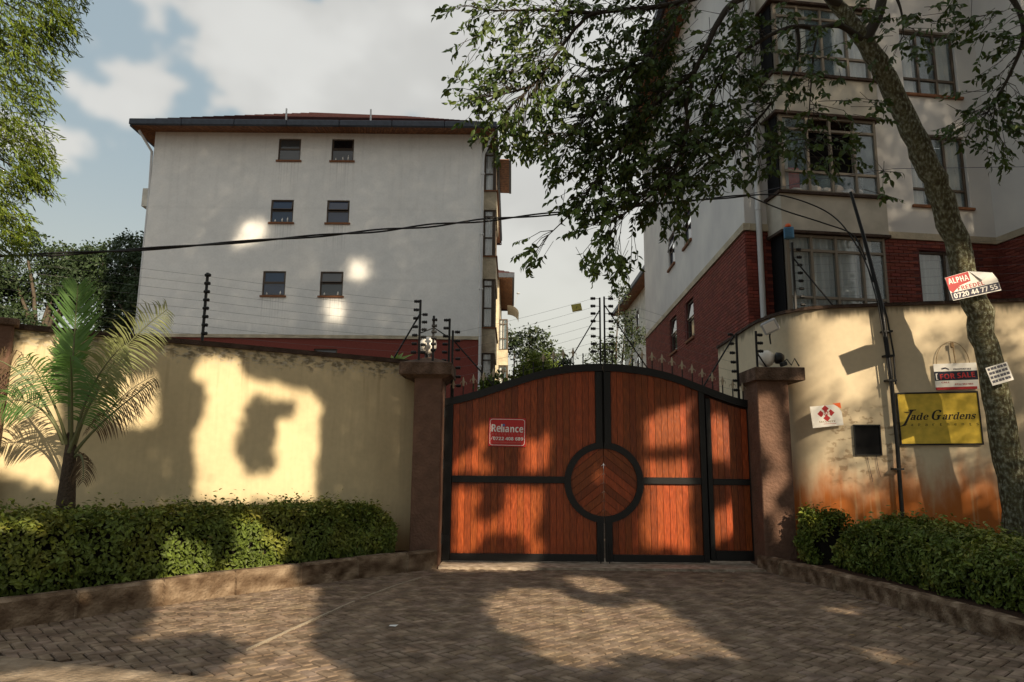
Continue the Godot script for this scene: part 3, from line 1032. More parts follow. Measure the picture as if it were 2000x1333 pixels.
	# eaves
	soffit(t, far + ns * 0.0 + us * -0.6 + Vector3.UP * 14.65, a + Vector3.UP * 14.65, a + ns * 0.75 + n * 0.75 + Vector3.UP * 14.55, far + us * -0.6 + ns * 0.75 + Vector3.UP * 14.55, 0.12)
	soffit(t, a + Vector3.UP * 14.65, a + u * 6 + Vector3.UP * 14.65, a + u * 6 + n * 0.75 + Vector3.UP * 14.55, a + ns * 0.75 + n * 0.75 + Vector3.UP * 14.55, 0.12)
	var g := MB.new()
	bar(g, along(far + Vector3.UP * 14.53, us, ns), -0.6, ls + 0.8, 0, 0.25, 0.75, 0.88)
	bar(g, along(a + Vector3.UP * 14.53, u, n), -0.74, 12, 0, 0.25, 0.75, 0.88)
	obj("gutter", g, M.gutter, t)
	var rf := MB.new()
	var e0 := far + ns * 0.8 - us * 0.6 + Vector3.UP * 14.78
	var e1 := a + ns * 0.8 + n * 0.8 + Vector3.UP * 14.78
	var e2 := a + u * 12 + n * 0.8 + Vector3.UP * 14.78
	roof_course_strip(rf, e0, e1, Vector3(11, 18.5, -20), Vector3(11, 18.5, -22), 18)
	rf.v.clear()
	rf.n.clear()
	rf.t.clear()
	var apex := Vector3(11, 18.4, -21)
	roof_course_strip(rf, e0, e1, apex, apex, 16)
	roof_course_strip(rf, e1, e2, apex, apex, 16)
	obj("roof", rf, M.tile, t)
	# blue sounder with an orange lamp on the bay corner
	var si := thing("alarm_siren", "blue alarm siren box with an orange beacon on the bay window corner", "alarm", Vector3(5.52, 6.18, -13.86))
	var sb := MB.new()
	var sx := Transform3D(Basis.from_euler(Vector3(0, -0.3, 0)), Vector3(5.53, 6.20, -13.78))
	sb.cbox(sx, Vector3(0.19, 0.24, 0.10), 0.015)
	for i in 5:
		sb.obox(sx * Transform3D(Basis.from_euler(Vector3(0.5, 0, 0)), Vector3(-0.02, -0.08 + 0.04 * i, 0.055)), Vector3(0.12, 0.006, 0.02))
	obj("box", sb, M.siren, si)
	var so := MB.new()
	so.lathe([Vector2(0, 0), Vector2(0.06, 0), Vector2(0.062, 0.03), Vector2(0.045, 0.065), Vector2(0, 0.08)], 12, Transform3D(Basis(), Vector3(5.52, 6.32, -13.78)))
	obj("beacon", so, M.orange, si)

# ------------------------------------------------------------------ ground
var KERB_L := [Vector3(-1.25, 0, -11.56), Vector3(-2.45, 0, -10.3), Vector3(-3.66, 0, -8.99), Vector3(-4.93, 0, -7.3), Vector3(-6.7, 0, -4.9)]
var KERB_R := [Vector3(4.03, 0, -11.66), Vector3(4.30, 0, -10.5), Vector3(4.55, 0, -9.2), Vector3(4.80, 0, -7.05), Vector3(5.1, 0, -4.6)]

func sheet(b: MB, pts: Array, y: float) -> void:
	var poly := PackedVector2Array()
	for p in pts:
		poly.push_back(Vector2(p.x, p.z))
	var k := Geometry2D.triangulate_polygon(poly)
	for i in range(0, k.size(), 3):
		var a := poly[k[i]]
		var c := poly[k[i + 1]]
		var d := poly[k[i + 2]]
		var q := [Vector3(a.x, y, a.y), Vector3(c.x, y, c.y), Vector3(d.x, y, d.y)]
		if (q[1] - q[0]).cross(q[2] - q[0]).y > 0:
			b.tri(q[0], q[1], q[2])
		else:
			b.tri(q[0], q[2], q[1])

func kerb(called: String, label: String, path: Array, side: float, h: float, w: float) -> void:
	# top edges rounded; side +1 puts the body to the left of the walking direction
	var t := thing(called, label, "kerb", path[2])
	var dense := []
	var joint := {}
	for i in path.size() - 1:
		var m := int((path[i + 1] - path[i]).length() / 0.28)
		for j in m:
			var p: Vector3 = path[i].lerp(path[i + 1], float(j) / m)
			if j % 3 == 2:
				var along_d: Vector3 = (path[i + 1] - path[i]).normalized() * 0.016
				dense.push_back(p - along_d)
				joint[dense.size()] = true
				dense.push_back(p)
				dense.push_back(p + along_d)
			else:
				dense.push_back(p)
	dense.push_back(path[-1])
	var f := noise(77, 1.3, 3)
	var rings := []
	for i in dense.size():
		var d: Vector3 = (dense[mini(i + 1, dense.size() - 1)] - dense[maxi(i - 1, 0)]).normalized()
		var s := Vector3(d.z, 0, -d.x) * side
		var p: Vector3 = dense[i]
		var ring := []
		for e in [[0.0, -0.05], [0.004, 0.03], [0.0, h * 0.5], [0.005, h - 0.03], [0.03, h], [w - 0.03, h], [w, h - 0.03], [w, -0.05]]:
			var cut := 0.030 if joint.has(i) else 0.0
			var j := s * cut - Vector3.UP * (cut if e[1] > h * 0.8 else 0.0) + Vector3(f.get_noise_3d(p.x * 3, e[1] * 9, p.z * 3), f.get_noise_3d(p.x * 3 + 40, e[1] * 9, p.z * 3), f.get_noise_3d(p.x * 3, e[1] * 9, p.z * 3 + 40)) * 0.014
			ring.push_back(p + s * e[0] + Vector3.UP * e[1] + j)
		rings.push_back(ring)
	var b := MB.new()
	for i in rings.size() - 1:
		for k in 7:
			if side > 0:
				b.quad(rings[i][k], rings[i][k + 1], rings[i + 1][k + 1], rings[i + 1][k])
			else:
				b.quad(rings[i][k], rings[i + 1][k], rings[i + 1][k + 1], rings[i][k + 1])
	for e in [0, rings.size() - 1]:
		for k in range(1, 7):
			b.tri(rings[e][0], rings[e][k], rings[e][k + 1])
	obj("kerb_body", b, M.kerb, t)

func ground() -> void:
	var b := MB.new()
	b.quad(Vector3(-300, -0.06, 200), Vector3(300, -0.06, 200), Vector3(300, -0.06, -300), Vector3(-300, -0.06, -300))
	struct("ground", b, M.ground, "bare brown earth around the buildings")
	# concrete road edge in the left foreground
	var e0 := Vector3(-4.18, 0, -6.25)
	var e1 := Vector3(-1.93, 0, -5.61)
	var ed := (e1 - e0).normalized()
	var r := MB.new()
	sheet(r, [e0 - ed * 20, e1 + ed * 25, Vector3(25, 0, 14), Vector3(-25, 0, 14)], 0.004)
	var back := MB.new()
	struct("road", r, M.concrete, "pale concrete road edge at the near left")
	# bedding under the pavers
	var q := MB.new()
	var area := [KERB_L[0], KERB_L[2], KERB_L[3], KERB_L[4], e0 - ed * 3.5, e1 + ed * 8, KERB_R[4], KERB_R[3], KERB_R[2], KERB_R[0]]
	sheet(q, area, -0.012)
	var pave := struct("pavement", q, M.bed, "driveway of brown herringbone pavers in front of the gate")
	# pavers: rectangular blocks in a herringbone laid at 45 degrees to the gate
	var U := 0.102
	var meshes := []
	for kind in 2:
		var pm := MB.new()
		pm.cbox(Transform3D(Basis(), Vector3(0, -0.02, 0)), Vector3(U * 2 - 0.009, 0.04, U - 0.009), 0.009)
		meshes.push_back(pm.mesh())
	var turn := Basis(Vector3.UP, PI / 4 - 0.05)
	var inside := PackedVector2Array()
	for p in area:
		inside.push_back(Vector2(p.x, p.z))
	inside = Geometry2D.offset_polygon(inside, 0.06)[0]
	var xs := []
	for row in range(-90, 90):
		for col in range(-60, 60):
			var across := col % 2 == 0
			var c4 := 4 * (col >> 1)
			var cell := Vector3(row + 1.0 + c4, 0, row + 0.5) if across else Vector3(row + 3.5 + c4, 0, row + 1.0)
			var p := turn * (cell * U) + Vector3(0, 0, -8.5)
			if p.z > -4.4 or p.z < -11.6 or absf(p.x) > 7.0:
				continue
			if not Geometry2D.is_point_in_polygon(Vector2(p.x, p.z), inside):
				continue
			if (p - e0).cross(ed).y > -0.03 or p.z < -11.40:
				continue
			if p.z > -4.6:
				continue
			xs.push_back(Transform3D(turn * Basis(Vector3.UP, 0.0 if across else PI / 2) * Basis.from_euler(Vector3(rng.randf_range(-0.022, 0.022), rng.randf_range(-0.02, 0.02), rng.randf_range(-0.014, 0.014))), p + Vector3(0, rng.randf_range(-0.004, 0.003), 0)))
	xs.sort_custom(func(a, c): return a.origin.z - absf(a.origin.x) * 0.25 > c.origin.z - absf(c.origin.x) * 0.25)
	var rest := []
	var tint := []
	var n := 0
	for x in xs:
		if n < 300 and x.origin.z < -5.0 and absf(x.origin.x) < 4.0:
			var o := put_mesh("paver", meshes[0], M.pavers[rng.randi() % 5], pave)
			o.transform = x
			n += 1
		else:
			rest.push_back(x)
			var s := rng.randf_range(0.82, 1.08)
			tint.push_back(Color(s, s * rng.randf_range(0.97, 1.02), s * rng.randf_range(0.95, 1.04)))
	scatter("pavers", meshes[1], M.paver, rest, tint, pave)
	# concrete threshold below the gate, with the mortar strip that runs to it
	var th := MB.new()
	th.box(Vector3(-1.10, -0.04, -12.6), Vector3(4.02, 0.03, -11.40))
	struct("threshold", th, M.threshold, "pale concrete threshold slab under the gate")
	var line := [Vector3(-2.25, 0, -6.5), Vector3(-2.05, 0, -7.5), Vector3(-1.80, 0, -8.7), Vector3(-1.76, 0, -8.9), Vector3(-1.50, 0, -9.8), Vector3(-1.25, 0, -10.5)]
	var ms := MB.new()
	for i in 5:
		if i == 2:
			continue
		var d: Vector3 = (line[i + 1] - line[i]).normalized()
		var m := 10
		for j in m:
			var p0: Vector3 = line[i].lerp(line[i + 1], float(j) / m)
			var p1: Vector3 = line[i].lerp(line[i + 1], (j + 1.0) / m)
			var x := frame_at((p0 + p1) * 0.5 + Vector3.UP * 0.004, d)
			ms.obox(x, Vector3((p1 - p0).length() * 0.99, 0.024, rng.randf_range(0.012, 0.024)))
	var mso := obj("mortar_strip", ms, M.strip)
	mso.set_meta("kind", "structure")
	mso.set_meta("label", "thin pale mortar line running across the pavers towards the left pillar")
	# planting soil
	var so := MB.new()
	sheet(so, [Vector3(-1.4, 0, -11.62), KERB_L[1] + Vector3(-0.1, 0, -0.1), KERB_L[3] + Vector3(-0.1, 0, -0.1), KERB_L[4] + Vector3(-0.1, 0, 0), Vector3(-9, 0, -6), Vector3(-7, 0, -9), Vector3(-1.7, 0, -12)], 0.20)
	struct("soil", so, M.soil, "dark soil of the left planting bed behind its kerb")
	var sr := MB.new()
	sheet(sr, [Vector3(4.12, 0, -11.62), KERB_R[2] + Vector3(0.1, 0, 0), KERB_R[4] + Vector3(0.1, 0, 0), Vector3(12, 0, -4), Vector3(12, 0, -10.4), Vector3(5, 0, -12.2), Vector3(4.4, 0, -12.2)], 0.16)
	struct("soil", sr, M.soil, "red brown soil of the right planting bed at the foot of the cream wall")
	kerb("planter_kerb", "low stained concrete kerb along the left hedge", KERB_L, 1.0, 0.28, 0.17)
	kerb("planter_kerb", "low cracked concrete kerb along the right hedge", KERB_R, -1.0, 0.22, 0.16)
	# fallen leaves and a scrap of paper
	var pp := MB.new()
	pp.quad(Vector3(-1.19, 0.012, -7.43), Vector3(-1.12, 0.010, -7.42), Vector3(-1.10, 0.02, -7.46), Vector3(-1.18, 0.014, -7.47))
	tag(obj("paper_scrap", pp, M.paper), "small white scrap of paper lying on the pavers left of centre", "litter")
	var lf := blade(0.07, 0.03, 0.2)
	var names := ["nearest the mortar strip", "in the big sunlit patch", "right of the sunlit patch", "below the wicket door", "near the cracked kerb", "at the foot of the right kerb", "in front of the right pillar", "between the patch and the right kerb"]
	var i := 0
	for p in [Vector3(-0.9, 0.012, -9.6), Vector3(0.8, 0.012, -8.2), Vector3(2.6, 0.012, -8.7), Vector3(3.0, 0.012, -10.4), Vector3(3.9, 0.012, -7.6), Vector3(4.2, 0.012, -9.0), Vector3(3.5, 0.012, -11.0), Vector3(3.3, 0.012, -7.2)]:
		var o := put_mesh("fallen_leaf", lf, M.litter)
		o.transform = Transform3D(Basis.from_euler(Vector3(0, i * 1.3, 0.1)), p)
		tag(o, "brown fallen leaf on the pavers " + names[i], "leaf", "fallen leaves on the driveway")
		i += 1

# ------------------------------------------------------------------ boundary walls and pillars
func wall_strip(pts: Array, lo: float, hi: float, thick: float, tex: Material) -> MB:
	# pts run left to right seen from the street; front carries u along, v down
	var b := MB.new()
	var len := [0.0]
	for i in pts.size() - 1:
		len.push_back(len[i] + (pts[i + 1] - pts[i]).length())
	var nn := []
	for i in pts.size():
		var d: Vector3 = (pts[mini(i + 1, pts.size() - 1)] - pts[maxi(i - 1, 0)]).normalized()
		nn.push_back(d.cross(Vector3.UP))
	var total: float = len[-1]
	for i in pts.size() - 1:
		var u0: float = len[i] / total
		var u1: float = len[i + 1] / total
		b.quad_uv(pts[i] + Vector3.UP * lo, pts[i + 1] + Vector3.UP * lo, pts[i + 1] + Vector3.UP * hi, pts[i] + Vector3.UP * hi, Vector2(u0, 1), Vector2(u1, 1), Vector2(u1, 0), Vector2(u0, 0), nn[i], nn[i + 1])
		var a: Vector3 = pts[i] - nn[i] * thick
		var c: Vector3 = pts[i + 1] - nn[i + 1] * thick
		b.quad_uv(c + Vector3.UP * lo, a + Vector3.UP * lo, a + Vector3.UP * hi, c + Vector3.UP * hi, Vector2(u1, 1), Vector2(u0, 1), Vector2(u0, 0), Vector2(u1, 0), -nn[i + 1], -nn[i])
		b.quad(pts[i] + Vector3.UP * hi, pts[i + 1] + Vector3.UP * hi, c + Vector3.UP * hi, a + Vector3.UP * hi)
	return b

func coping(pts: Array, y: float, h: float, front: float, thick: float) -> MB:
	var b := MB.new()
	var nn := []
	for i in pts.size():
		var d: Vector3 = (pts[mini(i + 1, pts.size() - 1)] - pts[maxi(i - 1, 0)]).normalized()
		nn.push_back(d.cross(Vector3.UP))
	for i in pts.size() - 1:
		var p := []
		for k in [i, i + 1]:
			var w := 0.012 * sin(k * 2.3)
			p.push_back([pts[k] + nn[k] * (front + w) + Vector3.UP * y, pts[k] + nn[k] * (front + w) + Vector3.UP * (y + h), pts[k] - nn[k] * thick + Vector3.UP * (y + h + 0.03), pts[k] - nn[k] * thick + Vector3.UP * y])
		for k in 4:
			var j := (k + 1) % 4
			b.quad(p[0][k], p[1][k], p[1][j], p[0][j])
	return b

var WALL_R := []
func walls() -> void:
	var fine := noise(41, 1.0, 5)
	var cream := Color(0.68, 0.56, 0.35)
	var paint_l := func(u: float, v: float) -> Color:
		var x := u * 5.6
		var y := v * 3.3
		var m := 0.90 + 0.10 * fine.get_noise_2d(x * 0.8, y * 0.8) + 0.05 * fine.get_noise_2d(x * 9.0, y * 9.0) + 0.04 * fine.get_noise_2d(x * 14.0 + 50.0, y * 1.2)
		var c := cream * m
		# mildew and flaking under the coping
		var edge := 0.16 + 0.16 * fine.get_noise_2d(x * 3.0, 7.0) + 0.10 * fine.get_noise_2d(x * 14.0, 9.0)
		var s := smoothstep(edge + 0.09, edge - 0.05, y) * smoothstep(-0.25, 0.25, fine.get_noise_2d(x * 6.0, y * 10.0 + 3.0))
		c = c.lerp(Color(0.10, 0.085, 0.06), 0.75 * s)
		var flake := smoothstep(0.16, 0.26, fine.get_noise_2d(x * 8.0 + 90.0, y * 20.0)) * smoothstep(0.34, 0.12, y)
		c = c.lerp(Color(0.50, 0.45, 0.36), 0.7 * flake)
		var run := smoothstep(0.18, 0.5, fine.get_noise_2d(x * 7.0 + 20.0, y * 0.35)) * smoothstep(1.5, 0.1, y)
		c = c.lerp(Color(0.30, 0.22, 0.12), 0.30 * run)
		c = c.lerp(Color(0.34, 0.17, 0.06), 0.7 * smoothstep(2.55, 3.1, y + 0.25 * fine.get_noise_2d(x * 2.0, 4.0)))
		return Color(c.r, c.g, c.b).linear_to_srgb()
	var ml := uvmat(picture(840, 495, paint_l), 0.92)
	var t := thing("boundary_wall", "cream rendered wall with a brown stained coping, left of the gate behind the palm", "wall", Vector3(-4, 0, -10.4))
	var pl := [Vector3(-6.40, 0, -9.02), Vector3(-4.9, 0, -9.98), Vector3(-3.4, 0, -10.94), Vector3(-1.50, 0, -12.16)]
	obj("wall", wall_strip(pl, -0.05, 3.24, 0.22, ml), ml, t)
	obj("coping", coping(pl, 3.24, 0.07, 0.05, 0.27), M.coping, t)

	# right wall sweeps back behind its pillar
	var curve := Curve3D.new()
	var key := [Vector3(4.66, 0, -16.0), Vector3(4.58, 0, -14.3), Vector3(4.54, 0, -13.1), Vector3(4.66, 0, -12.35), Vector3(5.02, 0, -11.84), Vector3(5.9, 0, -11.57), Vector3(8.1, 0, -11.09), Vector3(10.5, 0, -10.56)]
	for i in key.size():
		var d: Vector3 = (key[mini(i + 1, key.size() - 1)] - key[maxi(i - 1, 0)])
		var hl := 0.28
		var din: float = (key[i] - key[maxi(i - 1, 0)]).length()
		var dout: float = (key[mini(i + 1, key.size() - 1)] - key[i]).length()
		curve.add_point(key[i], -d.normalized() * din * hl, d.normalized() * dout * hl)
	curve.bake_interval = 0.12
	WALL_R = []
	for p in curve.get_baked_points():
		if WALL_R.is_empty() or (p - WALL_R[-1]).length() > 0.1:
			WALL_R.push_back(p)
	var total := curve.get_baked_length()
	var paint_r := func(u: float, v: float) -> Color:
		var x := u * total
		var y := v * 4.25
		var m := 0.90 + 0.10 * fine.get_noise_2d(x * 0.8 + 30.0, y * 0.8) + 0.05 * fine.get_noise_2d(x * 9.0, y * 9.0)
		var c := Color(0.72, 0.60, 0.42) * m
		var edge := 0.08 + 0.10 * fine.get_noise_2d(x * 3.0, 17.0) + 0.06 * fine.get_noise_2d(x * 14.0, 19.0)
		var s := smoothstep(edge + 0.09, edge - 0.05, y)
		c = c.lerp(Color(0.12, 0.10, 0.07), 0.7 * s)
		var up := 4.25 - y
		var soil := smoothstep(1.95, 1.0, up + 0.30 * fine.get_noise_2d(x * 1.3, 2.0) + 0.18 * fine.get_noise_2d(x * 6.0, up * 2.0))
		c = c.lerp(Color(0.44, 0.125, 0.022), 0.97 * soil)
		var dark := smoothstep(0.75, 0.25, up + 0.2 * fine.get_noise_2d(x * 2.0, 8.0))
		c = c.lerp(Color(0.10, 0.045, 0.02), 0.6 * dark)
		var zone := smoothstep(4.3, 4.6, x) * smoothstep(5.9, 5.5, x) * smoothstep(1.55, 1.75, y) * smoothstep(3.1, 2.6, y)
		var scr := smoothstep(0.20, 0.34, fine.get_noise_2d(x * 5.0 + 11.0, y * 8.0))
		c = c.lerp(Color(0.20, 0.11, 0.05), 0.55 * scr * zone)
		var run := smoothstep(0.2, 0.5, fine.get_noise_2d(x * 9.0 + 20.0, y * 0.3)) * smoothstep(2.2, 3.2, y)
		c = c.lerp(Color(0.55, 0.40, 0.22), 0.35 * run)
		return Color(c.r, c.g, c.b).linear_to_srgb()
	var mr := uvmat(picture(1100, 430, paint_r), 0.92)
	var w := thing("boundary_wall", "tall cream wall right of the gate, curving back behind the pillar, red soil stained", "wall", Vector3(6, 0, -11.6))
	obj("wall", wall_strip(WALL_R, -0.05, 4.20, 0.22, mr), mr, w)
	obj("coping", coping(WALL_R, 4.20, 0.055, 0.035, 0.26), M.coping, w)
	# pillars
	for s in 2:
		var x0: float = [-1.56, 3.94][s]
		var x1: float = [-1.115, 4.44][s]
		var p := thing("gate_pillar", ["brown rendered pillar with a sloping cap at the left end of the gate", "brown rendered pillar with a flat overhanging cap at the right end of the gate"][s], "pillar", Vector3((x0 + x1) / 2, 0, -11.9))
		var b := MB.new()
		b.cbox(Transform3D(Basis(), Vector3((x0 + x1) / 2, 1.47, -11.82)), Vector3(x1 - x0, 3.04, 0.74), 0.012)
		obj("shaft", b, M.pillar, p)
		var c := MB.new()
		var cx: float = (x0 + x1) / 2 + [-0.04, 0.09][s]
		var cw: float = [0.84, 0.80][s]
		c.cbox(Transform3D(Basis(), Vector3(cx, [3.09, 3.05][s], -11.80)), Vector3(cw, [0.20, 0.21][s], 0.92), 0.008)
		var yt: float = [3.185, 3.15][s]
		var yp: float = [3.34, 3.20][s]
		var q := [Vector3(cx - cw / 2 + 0.02, yt, -11.36), Vector3(cx + cw / 2 - 0.02, yt, -11.36), Vector3(cx + cw / 2 - 0.02, yt, -12.25), Vector3(cx - cw / 2 + 0.02, yt, -12.25)]
		for k in 4:
			c.tri(q[k], q[(k + 1) % 4], Vector3(cx, yp, -11.80))
		# splayed underside
		var lo := [Vector3(x0 - 0.01, 2.93, -11.46), Vector3(x1 + 0.01, 2.93, -11.46), Vector3(x1 + 0.01, 2.90, -12.19), Vector3(x0 - 0.01, 2.90, -12.19)]
		var hi := [Vector3(cx - cw / 2 + 0.02, 2.995, -11.36), Vector3(cx + cw / 2 - 0.02, 2.995, -11.36), Vector3(cx + cw / 2 - 0.02, 2.995, -12.25), Vector3(cx - cw / 2 + 0.02, 2.995, -12.25)]
		for k in 4:
			c.quad(lo[k], lo[(k + 1) % 4], hi[(k + 1) % 4], hi[k])
		obj("cap", c, M.cap, p)
	# pillar at the far left end of the left wall
	var e := thing("wall_pillar", "brown pillar at the left edge of the picture ending the cream wall", "pillar", Vector3(-6.55, 0, -8.9))
	var eb := MB.new()
	eb.cbox(Transform3D(Basis.from_euler(Vector3(0, 0.567, 0)), Vector3(-6.57, 1.6, -8.88)), Vector3(0.5, 3.3, 0.46), 0.012)
	obj("shaft", eb, M.pillar, e)
	var ec := MB.new()
	ec.cbox(Transform3D(Basis.from_euler(Vector3(0, 0.567, 0)), Vector3(-6.57, 3.29, -8.88)), Vector3(0.6, 0.09, 0.56), 0.012)
	obj("cap", ec, M.cap, e)

# ------------------------------------------------------------------ gate
var ARCH := [[-1.12, 2.66], [-0.97, 2.69], [-0.85, 2.72], [-0.51, 2.81], [-0.34, 2.875], [0.01, 2.99], [0.35, 3.10], [0.65, 3.18], [0.95, 3.235], [1.25, 3.262], [1.53, 3.27], [1.85, 3.258], [2.21, 3.215], [2.5, 3.16], [2.77, 3.08], [3.10, 2.955], [3.45, 2.82], [3.78, 2.71], [4.07, 2.66]]
const GX := 1.53
const GZ := -12.0

func arch(x: float) -> float:
	var i := 0
	while i < ARCH.size() - 2 and x > ARCH[i + 1][0]:
		i += 1
	var a: Array = ARCH[i]
	var b: Array = ARCH[i + 1]
	var p: Array = ARCH[maxi(i - 1, 0)]
	var q: Array = ARCH[mini(i + 2, ARCH.size() - 1)]
	var t: float = (x - a[0]) / (b[0] - a[0])
	return cubic_interpolate(a[1], b[1], p[1], q[1], t)

func under_arch(x0: float, x1: float, y0: float, below: float) -> PackedVector2Array:
	var p := PackedVector2Array([Vector2(x0, y0), Vector2(x1, y0)])
	var n := maxi(1, int((x1 - x0) / 0.1))
	for i in n + 1:
		var x := lerpf(x1, x0, float(i) / n)
		p.push_back(Vector2(x, arch(x) - below))
	return p

func circle(r: float, n := 48) -> PackedVector2Array:
	var p := PackedVector2Array()
	for i in n:
		p.push_back(Vector2(GX + r * cos(TAU * i / n), 1.31 + r * sin(TAU * i / n)))
	return p

func slab(poly: PackedVector2Array, z0: float, z1: float, bevel: float) -> MB:
	var b := MB.new()
	var inner := Geometry2D.offset_polygon(poly, -bevel)
	if inner.size() != 1 or inner[0].size() != poly.size():
		b.prism(poly, z0, z1)
		return b
	b.prism(poly, z0, z1 - bevel)
	b.prism(inner[0], z1 - bevel, z1)
	return b

func gate_leaf(side: int) -> Node3D:
	var left := side == 0
	var t := thing("gate_leaf", ["left gate leaf of brown boards in a black steel frame, without the wicket", "right gate leaf of brown boards in a black steel frame, with the wicket door"][side], "gate", Vector3(-1.10 if left else 4.05, 0, GZ), "leaves of the double gate")
	var x0 := -1.10 if left else 1.545
	var x1 := 1.515 if left else 4.05
	var inner0 := -0.97 if left else 1.66
	var inner1 := 1.40 if left else 3.13
	# black sheet behind the boards
	var bk := MB.new()
	bk.prism(under_arch(x0 + 0.02, x1 - 0.02, 0.08, 0.03), GZ - 0.06, GZ - 0.035)
	obj("backing_sheet", bk, M.backing, t)
	# boards
	var ring_out := circle(0.60)
	var spans := [[inner0, inner1, 0.16, 1.29], [inner0, inner1, 1.39, -1.0]]
	if not left:
		spans.append_array([[3.32, 3.93, 0.24, 1.28], [3.32, 3.93, 1.38, -2.0]])
	var k := side * 3
	for s in spans:
		var n := int(round((s[1] - s[0]) / 0.108))
		var w: float = (s[1] - s[0]) / n
		for i in n:
			var a: float = s[0] + w * i + 0.002
			var b: float = s[0] + w * (i + 1) - 0.002
			var poly: PackedVector2Array
			if s[3] > 0:
				poly = PackedVector2Array([Vector2(a, s[2]), Vector2(b, s[2]), Vector2(b, s[3]), Vector2(a, s[3])])
			else:
				poly = under_arch(a, b, s[2], 0.10 if s[3] > -1.5 else 0.16)
			for piece in Geometry2D.clip_polygons(poly, ring_out):
				if piece.size() < 3:
					continue
				var z := GZ + rng.randf_range(-0.002, 0.002)
				var o := obj("plank", slab(piece, GZ - 0.035, z, 0.003), M.planks[rng.randi() % 6], t)
			k += 1
	# chevron boards of the half round panel, falling away from the middle
	var half := PackedVector2Array()
	var disc := circle(0.552)
	var hx := [GX - 0.6, GX - 0.004] if left else [GX + 0.004, GX + 0.6]
	for piece in Geometry2D.intersect_polygons(disc, PackedVector2Array([Vector2(hx[0], 0.5), Vector2(hx[1], 0.5), Vector2(hx[1], 2.1), Vector2(hx[0], 2.1)])):
		half = piece
	for i in range(-12, 12):
		var c := 1.31 + i * 0.145
		var slope := -0.78 if not left else 0.78
		var q := PackedVector2Array([Vector2(GX - 0.7, c + slope * -0.7 + 0.003), Vector2(GX + 0.7, c + slope * 0.7 + 0.003), Vector2(GX + 0.7, c + slope * 0.7 + 0.142), Vector2(GX - 0.7, c + slope * -0.7 + 0.142)])
		for piece in Geometry2D.intersect_polygons(half, q):
			if piece.size() > 2:
				obj("chevron_plank", slab(piece, GZ - 0.035, GZ + 0.004, 0.003), M.planks[rng.randi() % 6], t)
	# half ring
	var ring := PackedVector2Array()
	var a0 := PI * 0.5 if left else -PI * 0.5
	for i in 25:
		var a := a0 + PI * i / 24.0
		ring.push_back(Vector2(GX + 0.652 * cos(a), 1.31 + 0.652 * sin(a)))
	for i in 25:
		var a := a0 + PI * (24 - i) / 24.0
		ring.push_back(Vector2(GX + 0.545 * cos(a), 1.31 + 0.545 * sin(a)))
	for i in ring.size():
		ring[i].x = minf(ring[i].x, GX - 0.008) if left else maxf(ring[i].x, GX + 0.008)
	var rb := MB.new()
	rb.prism(ring, GZ - 0.04, GZ + 0.045)
	obj("half_ring", rb, M.steel, t)
	# frame: stiles, rails, top band
	var parts := []
	if left:
		parts = [["hinge_stile", -1.10, -0.97, 0.05, 2.66], ["meeting_stile", 1.40, 1.515, 1.945, 3.14], ["meeting_stile", 1.40, 1.515, 0.05, 0.675], ["bottom_rail", -0.97, 1.40, 0.05, 0.165], ["middle_rail", -0.97, 0.905, 1.285, 1.395]]
	else:
		parts = [["meeting_stile", 1.545, 1.66, 1.945, 3.14], ["meeting_stile", 1.545, 1.66, 0.05, 0.675], ["bottom_rail", 1.66, 3.13, 0.05, 0.165], ["middle_rail", 2.155, 3.13, 1.285, 1.395], ["wicket_stile", 3.13, 3.225, 0.05, 2.82], ["hinge_stile", 4.0, 4.06, 0.05, 2.66]]
	for p in parts:
		var b := MB.new()
		b.cbox(Transform3D(Basis(), Vector3((p[1] + p[2]) / 2, (p[3] + p[4]) / 2, GZ + 0.002)), Vector3(p[2] - p[1], p[4] - p[3], 0.08), 0.006)
		obj(p[0], b, M.steel, t)
	var band := PackedVector2Array()
	var bx0 := -1.11 if left else GX + 0.006
	var bx1 := GX - 0.006 if left else 4.07
	for i in 33:
		var x := lerpf(bx0, bx1, i / 32.0)
		band.push_back(Vector2(x, arch(x)))
	for i in 33:
		var x := lerpf(bx1, bx0, i / 32.0)
		band.push_back(Vector2(x, arch(x) - 0.125))
	var tb := MB.new()
	tb.prism(band, GZ - 0.05, GZ + 0.055)
	obj("top_band", tb, M.steel, t)
	if not left:
		var wd := MB.new()
		for q in [[3.24, 3.32, 0.08, 2.70], [3.93, 3.99, 0.08, 2.60], [3.32, 3.93, 0.08, 0.24], [3.32, 3.93, 1.28, 1.38]]:
			wd.cbox(Transform3D(Basis(), Vector3((q[0] + q[1]) / 2, (q[2] + q[3]) / 2, GZ + 0.006)), Vector3(q[1] - q[0] - 0.002, q[3] - q[2] - 0.002, 0.07), 0.006)
		obj("wicket_door_frame", wd, M.steel, t)
		for y in [0.35, 1.30, 2.35]:
			var hg := MB.new()
			hg.tube([Vector3(4.075, y, GZ + 0.03), Vector3(4.075, y + 0.14, GZ + 0.03)], [0.022, 0.022], 10)
			obj("hinge", hg, M.black, t)
	else:
		for y in [0.32, 1.50, 2.35]:
			var hg := MB.new()
			hg.tube([Vector3(-1.118, y, GZ + 0.045), Vector3(-1.118, y + 0.16, GZ + 0.045)], [0.026, 0.026], 10)
			hg.box(Vector3(-1.14, y + 0.04, GZ), Vector3(-1.0, y + 0.12, GZ + 0.05))
			obj("hinge", hg, M.black, t)
	if left:
		var lap := MB.new()
		lap.box(Vector3(1.50, 1.62, GZ - 0.075), Vector3(1.56, 3.16, GZ - 0.06))
		obj("cover_strip", lap, M.steel, t)
	# drop bolt beside the meeting stile
	var db := MB.new()
	var dx := 1.46 if left else 1.60
